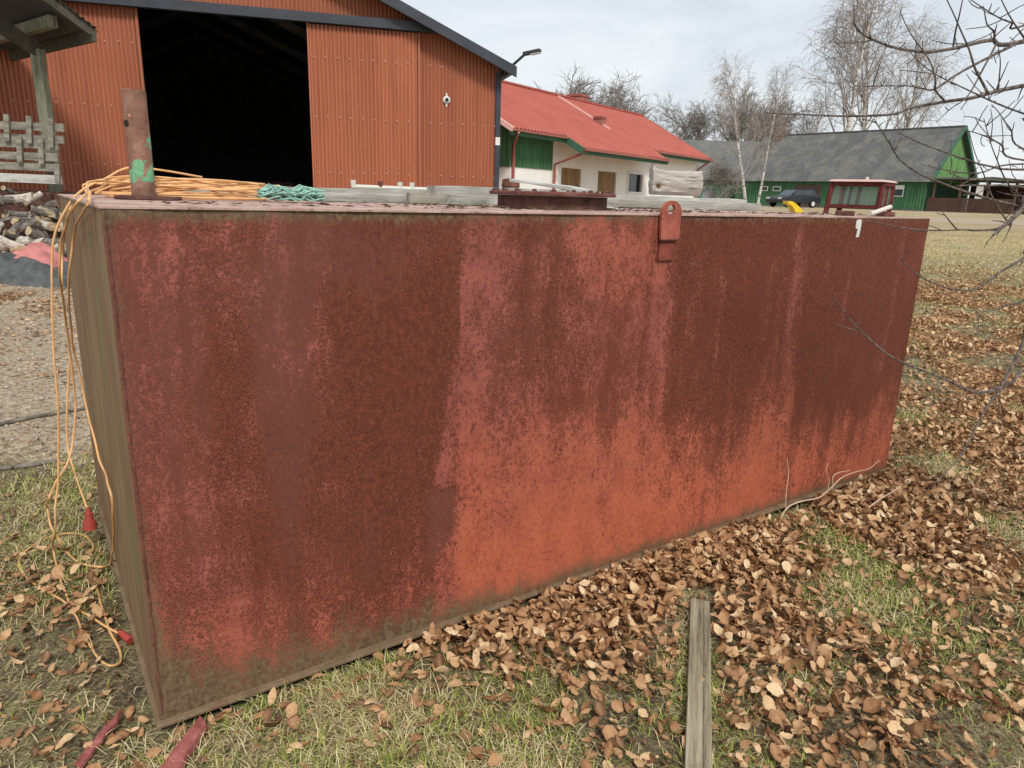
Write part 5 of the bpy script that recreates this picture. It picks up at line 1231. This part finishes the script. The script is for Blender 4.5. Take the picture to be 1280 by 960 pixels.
# ================================================================ DRY STEMS AT THE TANK'S FOOT
def twig(px, t, r0, label, name='dry_stem', r1=.0015):
    P = []
    for k, (x, y) in enumerate(px):
        q = onplane(x, y, tw(0, t, 0), TB); P.append(q)
    z0 = gzf(P[0].x, P[0].y); 
    o = MB().tube(smooth_path(P, 5), list(np.linspace(r0, r1, (len(P) - 1) * 5 + 1)), 6).build(name, MAT['stem'], None, P[0]); return tag(o, label, 'stem', 'dry stems at the foot of the tank')
twig([(982, 634), (983, 612), (985, 592), (984, 575)], -.06, .003, 'straight upright dry stem against the red panel')
twig([(975, 650), (985, 635), (1000, 627), (1022, 623), (1034, 614), (1050, 598), (1066, 591), (1086, 586), (1099, 575)], -.12, .0045, 'longest curved pale dry stem rising along the red panel')
twig([(1042, 622), (1040, 600), (1045, 592), (1062, 588)], -.1, .003, 'short hooked dry stem beside the longest one')
twig([(1034, 612), (1036, 600), (1032, 588), (1035, 578)], -.09, .0025, 'thin wavy upright dry stem by the panel')
twig([(1085, 634), (1100, 624), (1120, 612), (1127, 605)], -.35, .0035, 'dry stem lying in the leaves beyond the tank corner')

# ================================================================ VEHICLES AND CAB BEHIND THE TANK
def prism(pts, w, y0=None):
    """side profile (x,z) extruded across width w along local y"""
    m = MB(); n = len(pts); m.add([(x, -w / 2, z) for x, z in pts] + [(x, w / 2, z) for x, z in pts], [tuple(range(n)), tuple(range(2 * n - 1, n - 1, -1))] + [(i, i + n, (i + 1) % n + n, (i + 1) % n) for i in range(n)]); return m
cpos = at(990, 262, 62)
car = empty('parked_car', (cpos.x, cpos.y, gzf(cpos.x, cpos.y)), 'dark estate car parked in front of the green barn', 'car', rz=R(205))
prism([(-2.2, .35), (2.2, .35), (2.25, .6), (2.1, .82), (1.1, .95), (-2.1, 1.0), (-2.25, .7)], 1.8).build('body', MAT['car'], car, bevel=.06)
gh = prism([(1.05, .94), (.35, 1.42), (-1.5, 1.46), (-2.05, 1.0)], 1.5).build('cabin', MAT['car'], car, bevel=.05)
for s_ in (-.752, .752): prism([(.9, .98), (.33, 1.36), (-1.45, 1.40), (-1.9, 1.02)], .02).build('side_window', MAT['carglass'], gh).location = (0, s_, 0)
MB().add([(1.07, -.66, .97), (1.07, .66, .97), (.40, .62, 1.41), (.40, -.62, 1.41)], [(0, 1, 2, 3)]).build('windscreen', MAT['carglass'], gh)
MB().add([(-2.07, -.62, 1.03), (-2.07, .62, 1.03), (-1.55, .6, 1.44), (-1.55, -.6, 1.44)], [(3, 2, 1, 0)]).build('rear_window', MAT['carglass'], gh)
for sx_ in (-1.35, 1.4):
    for sy_ in (-.82, .82):
        w_ = MB().lathe((sx_, sy_, .33), [(.2, -.1), (.32, -.1), (.33, 0), (.32, .1), (.2, .1)], 20, Matrix.Rotation(R(90), 3, 'X')).build('wheel', MAT['tyre'], car)
        MB().lathe((sx_, sy_ * 1.02, .33), [(.19, -.1), (.2, .0), (.19, .1)], 16, Matrix.Rotation(R(90), 3, 'X')).build('rim', MAT['carlight'], w_)
for sy_ in (-.65, .65): MB().box((2.2, sy_, .72), (.1, .34, .13)).build('headlight', MAT['carlight'], car)
# yellow curved panel before the car
yp = at(995, 262, 30); m = MB(); vs = []; fs = []
prof_t = [(.0, .62), (.18, .60), (.36, .5), (.55, .34), (.74, .14), (.86, 0)]; prof_b = [(.02, .5), (.14, .46), (.27, .34), (.36, .16), (.42, .02), (.5, 0)]
for w_ in (-.3, .3):
    for (x, z) in prof_t: vs.append((x, w_, z))
    for (x, z) in prof_b: vs.append((x, w_, z))
for k in range(5):
    fs += [(k, k + 1, 7 + k, 6 + k), (12 + k, 18 + k, 19 + k, 13 + k), (k, 12 + k, 13 + k, k + 1), (6 + k, 7 + k, 19 + k, 18 + k)]
fs += [(0, 6, 18, 12), (5, 17, 23, 11)]; m.add(vs, fs); m2 = MB(); m2.v = m.v; m2.f = m.f
ypo = m2.build('curved_panel', MAT['yellow']); zt_ = at(985, 251, 30).z; ypo.scale = (1, 1, 1); ypo.location = (at(981, 258, 30).x, 30, zt_ - .62); tag(ypo, 'bright yellow curved plastic mudguard panel in front of the dark car', 'panel')
legz = gzf(ypo.location.x, 30)
# red tractor cab
cbp = at(1062, 268, 14.5); cg = gzf(cbp.x, cbp.y)
cab = empty('tractor_cab', (cbp.x, cbp.y, cg), 'faded red tractor cab with bare frame and dusty windows standing behind the tank', 'cab', rz=R(-40))
ztop = at(1062, 229, 14.5).z - cg; zlow = at(1062, 258, 14.5).z - cg
W_, D_ = .46, .85
def cb_bar(a, b, w, h, name, mat=MAT['cab']): return MB().bar(a, b, w, h).build(name, mat, cab, bevel=.008)
fl0, fl1 = Vector((-.54, 0, .2)), Vector((-.43, .08, ztop)); fr0, fr1 = Vector((.46, 0, .2)), Vector((.50, .08, ztop))
bl0, bl1 = Vector((-.5, D_, .2)), Vector((-.42, D_ - .05, ztop)); br0, br1 = Vector((.5, D_, .2)), Vector((.52, D_ - .05, ztop))
for a, b in ((fl0, fl1), (fr0, fr1), (bl0, bl1), (br0, br1)): cb_bar(a, b, .075, .085, 'post')
mid0, mid1 = fr0.lerp(br0, .5), fr1.lerp(br1, .5); cb_bar(mid0, mid1, .05, .06, 'post')
for a, b in ((fl1, fr1), (bl1, br1), (fl1, bl1), (fr1, br1)): cb_bar(a, b, .09, .085, 'top_rail')
def lv(a, b, z): f_ = (z - a.z) / (b.z - a.z); return a.lerp(b, f_)
z1 = zlow
for (a, a2), (b, b2) in (((fl0, fl1), (fr0, fr1)), ((bl0, bl1), (br0, br1)), ((fr0, fr1), (br0, br1)), ((fl0, fl1), (bl0, bl1))): cb_bar(lv(a, a2, z1), lv(b, b2, z1), .07, .075, 'belt_rail')
cb_bar(fl0, fr0, .1, .4, 'cowl'); cb_bar(fl0, bl0, .1, .4, 'cowl'); cb_bar(fr0, br0, .1, .4, 'cowl'); cb_bar(bl0, br0, .1, .4, 'cowl')
m = MB(); m.hexa([Vector((-.50, -.03, ztop + .03)), Vector((.58, -.03, ztop + .03)), Vector((.60, D_ + .02, ztop + .03)), Vector((-.5, D_ + .02, ztop + .03))], [Vector((-.45, .02, ztop + .075)), Vector((.52, .02, ztop + .075)), Vector((.54, D_ - .03, ztop + .075)), Vector((-.45, D_ - .03, ztop + .075))]); m.build('roof', MAT['cabroof'], cab, bevel=.02)
MB().lathe((.12, .4, ztop + .075), [(.03, 0), (.03, .05), (.02, .06)], 12).build('beacon_stub', MAT['tube'], cab)
def pane(a0, a1, b0, b1, z0, z1_, name='window_pane'):
    p = [lv(a0, a1, z0), lv(b0, b1, z0), lv(b0, b1, z1_), lv(a0, a1, z1_)]; n_ = (p[1] - p[0]).cross(p[3] - p[0]).normalized() * .004
    return MB().hexa([p[0] - n_, p[1] - n_, p[1] + n_, p[0] + n_], [p[3] - n_, p[2] - n_, p[2] + n_, p[3] + n_]).build(name, MAT['cabglass'], cab)
for A_ in ((fl0, fl1, fr0, fr1), (bl0, bl1, br0, br1), (fr0, fr1, br0, br1), (fl0, fl1, bl0, bl1)):
    pane(*A_, z1 + .03, ztop - .04)
for f_, w_ in ((.16, .05), (.34, .09)): cb_bar(lv(bl0, bl1, z1).lerp(lv(br0, br1, z1), f_), lv(bl0, bl1, ztop).lerp(lv(br0, br1, ztop), f_ + .02), w_, .03, 'door_pillar', MAT['cabseal'])
cb_bar(lv(bl0, bl1, z1).lerp(lv(br0, br1, z1), .03), lv(bl0, bl1, ztop).lerp(lv(br0, br1, ztop), .05), .03, .03, 'door_pillar', MAT['cabseal'])

# ================================================================ TREES
def tube_arr(m, P, r0, r1, n): m.tube(P, list(np.linspace(r0, r1, len(P))), n, cap=False)
def branch_path(rs, p, d, L, seg, curve, droop, wob):
    P = [p.copy()]; d = d.normalized()
    for i in range(seg):
        d = d + Vector((rs.gauss(0, wob), rs.gauss(0, wob), rs.gauss(0, wob) + curve - droop * (i / seg))); d.normalize(); P.append(P[-1] + d * (L / seg))
    return P
def along(P, f):
    k = f * (len(P) - 1); i = min(int(k), len(P) - 2); return P[i].lerp(P[i + 1], k - i), (P[i + 1] - P[i]).normalized()
def rand_side(rs, d, ang):
    a = d.orthogonal().normalized(); b = d.cross(a); t = rs.uniform(0, 2 * math.pi); s = a * math.cos(t) + b * math.sin(t); return (d * math.cos(ang) + s * math.sin(ang)).normalized()
def make_tree(seed, H, r0, style, n1, n2, n3, n4):
    rs = random.Random(seed); tr = MB(); cr = MB()
    tp = branch_path(rs, Vector((0, 0, -.3)), Vector((rs.gauss(0, .05), rs.gauss(0, .05), 1)), H * (.92 if style == 'birch' else .62), 9, .05, 0, .05 if style == 'birch' else .10)
    tube_arr(tr, tp, r0, r0 * .16, 8)
    tw_r = {'birch': .013, 'oak': .022, 'bush': .010}[style]
    for i in range(n1):
        f = (.22 + .76 * (i + rs.random()) / n1) if style == 'birch' else (.28 + .72 * (i + rs.random()) / n1)
        p, d = along(tp, min(.99, f)); L1 = H * (.34 * (1.15 - f) + .10) if style == 'birch' else H * rs.uniform(.30, .52) * (1.1 - .35 * f)
        b = branch_path(rs, p, rand_side(rs, d, rs.uniform(.35, .8) if style == 'birch' else rs.uniform(.45, 1.1)), L1, 6, .16 if style == 'birch' else .10, .12 if style == 'birch' else 0, .10 if style == 'birch' else .22)
        rb = r0 * (.34 if style == 'birch' else .42) * (1.1 - f * .7); tube_arr(cr, b, rb, rb * .25, 5)
        for j in range(n2):
            f2 = .2 + .8 * (j + rs.random()) / n2; p2, d2 = along(b, min(.99, f2)); L2 = L1 * rs.uniform(.3, .55)
            b2 = branch_path(rs, p2, rand_side(rs, d2, rs.uniform(.45, .95)), L2, 4, .05 if style != 'birch' else .06, .15 if style == 'birch' else 0, .16); r2 = max(tw_r * 1.6, rb * .34); tube_arr(cr, b2, r2, tw_r, 4)
            for k in range(n3):
                f3 = .15 + .85 * (k + rs.random()) / n3; p3, d3 = along(b2, min(.99, f3)); L3 = L2 * rs.uniform(.35, .6)
                dd_ = rand_side(rs, d3, rs.uniform(.4, 1.0))
                if style == 'birch': L3 = rs.uniform(.7, 1.9) * H / 16; b3 = branch_path(rs, p3, dd_, L3, 4, -.05, .4, .12)
                else: b3 = branch_path(rs, p3, dd_, L3, 3, .05, 0, .2)
                tube_arr(cr, b3, tw_r, tw_r * .6, 3)
                for q in range(n4):
                    p4, d4 = along(b3, rs.uniform(.2, .95)); L4 = L3 * rs.uniform(.4, .8)
                    dd_ = rand_side(rs, d4, rs.uniform(.4, 1.0)); 
                    if style == 'birch': dd_ = (dd_ + Vector((0, 0, -.6))).normalized()
                    b4 = branch_path(rs, p4, dd_, L4, 2, 0, .2 if style == 'birch' else 0, .15); tube_arr(cr, b4, tw_r * .75, tw_r * .45, 3)
    return tr, cr
TEMPL = {}; HT = {}
def tree_mesh(key, *args):
    tr, cr = make_tree(*args); out_ = []
    for nm, mb, mt in (('trunk', tr, MAT['birch'] if args[3] == 'birch' else MAT['bark']), ('crown', cr, MAT['twig_birch'] if args[3] == 'birch' else MAT['twig'])):
        me = bpy.data.meshes.new(nm); me.from_pydata([tuple(v) for v in mb.v], [], mb.f); me.materials.append(mt); out_.append((nm, me))
    TEMPL[key] = out_; HT[key] = max(v[2] for v in tr.v + cr.v)
tree_mesh('birch_a', 21, 16, .26, 'birch', 20, 5, 6, 2)
tree_mesh('birch_b', 22, 16, .24, 'birch', 19, 5, 6, 2)
tree_mesh('oak_a', 31, 14, .34, 'oak', 16, 8, 6, 4)
tree_mesh('oak_b', 36, 14, .32, 'oak', 17, 8, 6, 4)
tree_mesh('bush', 41, 3.6, .06, 'bush', 22, 7, 7, 3)
def place_tree(key, px, Y, top_y, name, label, rz, group=None, wide=1.0, lean=0, base_h=None):
    b = at(px, 250, Y); zg = gzf(b.x, b.y); H0 = HT[key]
    s = (at(px, top_y, Y).z - zg) / H0
    e = empty(name, (b.x, b.y, zg), label, 'bush' if key == 'bush' else 'tree', group, rz); e.scale = (s * wide, s * wide, s); e.rotation_euler = (0, lean, rz)
    for nm, me in TEMPL[key]:
        o = bpy.data.objects.new(nm, me); COL.objects.link(o); o.parent = e
    return e
G1 = 'bare trees behind the barns'
place_tree('oak_a', 736, 88, 84, 'oak_tree', 'broad bare oak showing over the red roof chimney', .4, G1, 1.45)
place_tree('oak_b', 792, 84, 86, 'oak_tree', 'bare oak over the lower half of the red roof', 2.0, G1, 1.4)
place_tree('oak_a', 850, 105, 118, 'oak_tree', 'smallest bare oak between the red roof and the grey wing', 3.3, G1, 1.2)
place_tree('oak_b', 892, 98, 92, 'oak_tree', 'dark spreading bare oak rising over the grey wing roof', 5.0, G1, 1.35)
place_tree('oak_a', 965, 104, 110, 'oak_tree', 'bare oak half hidden behind the barn chimney', 1.0, G1, 1.2)
place_tree('birch_b', 1000, 100, 92, 'birch_tree', 'low birch crown above the barn chimney', 1.2, G1, .9)
place_tree('birch_a', 1046, 92, -60, 'birch_tree', 'tall drooping birch over the middle of the barn ridge', .3, G1, 1.0)
place_tree('birch_b', 1088, 94, -75, 'birch_tree', 'tallest bare birch behind the barn ridge', 2.4, G1, 1.0)
place_tree('birch_a', 1118, 97, 5, 'birch_tree', 'drooping birch nearest the green gable', 4.1, G1, .95)
place_tree('birch_b', 934, 56, 48, 'birch_tree', 'slim white-stemmed birch standing before the grey roof', 3.2, None, .8, .06)
place_tree('birch_a', 948, 60, 68, 'birch_tree', 'second pale birch stem beside the slim white one', 5.2, None, .65, .04)
place_tree('bush', 902, 50, 188, 'bare_bush', 'brown leafless bush at the corner of the green wing', 0, None, .95)

# near bare tree whose branches reach in from the side
NTX = Vector((2.95, 2.75, 0)); NTX.z = gzf(NTX.x, NTX.y) - .05
ntree = empty('bare_fruit_tree', NTX, 'bare dark-barked tree reaching thin branches in front of the barn and tank end', 'tree')
trunk_p = [NTX, NTX + Vector((.04, .02, .7)), NTX + Vector((-.02, .05, 1.4)), NTX + Vector((.05, .0, 2.1)), NTX + Vector((.02, .05, 2.8))]
MB().tube(smooth_path(trunk_p, 6), list(np.linspace(.075, .03, 25)), 10).build('trunk', MAT['near_branch'], ntree, NTX, smooth=True)
BR = [  # (points from the outer end inwards, depth at tip, radius at the frame edge, height on the trunk)
    ([(1066, 28), (1080, 43), (1100, 53), (1125, 61), (1160, 65), (1195, 60), (1210, 56), (1240, 50), (1280, 52)], 2.2, .0085, 2.4),
    ([(955, 141), (1000, 143), (1060, 145), (1115, 143), (1140, 135), (1180, 127), (1215, 122), (1250, 113), (1280, 107)], 2.3, .0085, 2.2),
    ([(1075, 108), (1130, 107), (1150, 110), (1168, 112), (1190, 97), (1220, 80), (1265, 58), (1290, 48)], 2.25, .006, 2.4),
    ([(1180, -10), (1197, 28), (1212, 60), (1220, 90), (1235, 116)], 2.1, .0048, None),
    ([(1202, -10), (1196, 30), (1193, 58)], 2.2, .0042, None),
    ([(1125, 14), (1140, 45), (1160, 75), (1168, 100), (1170, 113), (1182, 126)], 2.25, .0042, None),
    ([(1130, 58), (1165, 90), (1200, 108), (1235, 125), (1280, 142), (1300, 150)], 2.35, .0048, 2.0),
    ([(1205, -8), (1240, 18), (1265, 28), (1290, 29)], 2.3, .0045, 2.6),
    ([(1246, -10), (1268, 30), (1284, 56)], 2.2, .0042, None),
    ([(1170, 153), (1190, 135), (1210, 120), (1230, 85), (1246, 53)], 2.2, .004, None),
    ([(1228, 8), (1234, 30), (1243, 40), (1242, 50)], 2.2, .0045, None), ([(1247, 30), (1243, 42)], 2.2, .0035, None), ([(1248, 55), (1250, 80), (1249, 113)], 2.2, .003, None),
    ([(1094, 151), (1110, 178), (1125, 200), (1149, 217), (1177, 229), (1204, 239), (1235, 248), (1276, 258), (1300, 262)], 2.4, .007, 1.55),
    ([(1122, 164), (1139, 174), (1170, 186), (1204, 198), (1235, 207), (1280, 212)], 2.5, .005, 1.7),
    ([(1204, 162), (1228, 169), (1252, 181), (1280, 200)], 2.45, .0045, 1.7),
    ([(1242, 294), (1250, 287), (1259, 279), (1280, 260), (1300, 245)], 2.35, .013, 1.5),
    ([(1081, 275), (1120, 283), (1163, 288), (1204, 287), (1218, 288), (1242, 287), (1252, 284)], 2.5, .0055, None),
    ([(1177, 264), (1186, 275), (1197, 287)], 2.5, .004, None),
    ([(1124, 323), (1150, 345), (1182, 359), (1213, 363), (1229, 355), (1253, 339), (1280, 323), (1300, 312)], 2.5, .0075, 1.2),
    ([(1219, 391), (1245, 387), (1261, 381), (1280, 377), (1300, 372)], 2.5, .0065, 1.1), ([(1221, 424), (1223, 405), (1223, 390)], 2.5, .004, None),
    ([(1043, 374), (1063, 400), (1091, 428), (1126, 452), (1166, 468), (1198, 482), (1217, 490), (1237, 489), (1265, 478), (1290, 462)], 2.55, .0085, .9),
    ([(1170, 602), (1198, 573), (1217, 541), (1237, 505), (1257, 474), (1277, 434), (1300, 395)], 2.45, .008, 1.0),
    ([(1240, 480), (1250, 500), (1256, 520)], 2.5, .004, None),
    ([(1212, 170), (1218, 190), (1228, 215), (1238, 240), (1250, 262), (1262, 282)], 2.4, .004, None), ([(1229, 148), (1240, 185), (1252, 215), (1270, 240), (1290, 255)], 2.45, .0045, 1.5),
    ([(1185, 215), (1210, 225), (1240, 222), (1280, 226), (1300, 228)], 2.5, .005, 1.4), ([(1150, 205), (1190, 214), (1225, 216), (1280, 205)], 2.6, .004, 1.6),
    ([(1240, 130), (1262, 160), (1290, 190)], 2.3, .004, 1.6), ([(1195, 232), (1230, 232), (1290, 236)], 2.4, .006, 1.4),
]
rs = random.Random(77); limb = {}
for (pts, Y, r_, hz_) in BR:
    r_ = r_ * .82
    n = len(pts); P = [at(x, y, Y + .28 * (i / max(1, n - 1)) * (1 if hz_ else .4) + .02 * math.sin(i * 1.7)) for i, (x, y) in enumerate(pts)]
    rad = [r_ * (.30 + .70 * (i / (n - 1))) for i in range(n)]
    if hz_:
        j = NTX + Vector((0, 0, hz_ + .05)); e = P[-1]; P += [e.lerp(j, .5) + Vector((0, 0, .05)), j]; rad += [r_ * 1.35, r_ * 1.9]
    sp2 = smooth_path(P, 6); rr2 = list(np.interp(np.linspace(0, len(P) - 1, len(sp2)), range(len(P)), rad))
    m = MB(); m.tube(sp2, rr2, 7); 
    # short spur shoots and buds
    Lseg = sum((sp2[i + 1] - sp2[i]).length for i in range(len(sp2) - 1))
    for k in range(int(Lseg * 9)):
        i = rs.randrange(1, len(sp2) - 1); d = (sp2[i + 1] - sp2[i - 1]).normalized(); dd_ = (rand_side(rs, -d, rs.uniform(.6, 1.2)) + Vector((0, 0, .25))).normalized(); L = rs.choice((.012, .02, .03, .05, .11))
        q = branch_path(rs, sp2[i], dd_, L, 4, .05, 0, .12); m.tube(q, list(np.linspace(max(.0018, rr2[i] * .4), .0012, 5)), 5)
    m.build('branch', MAT['near_branch'], ntree, NTX, smooth=True)
print('done', len(bpy.data.objects))
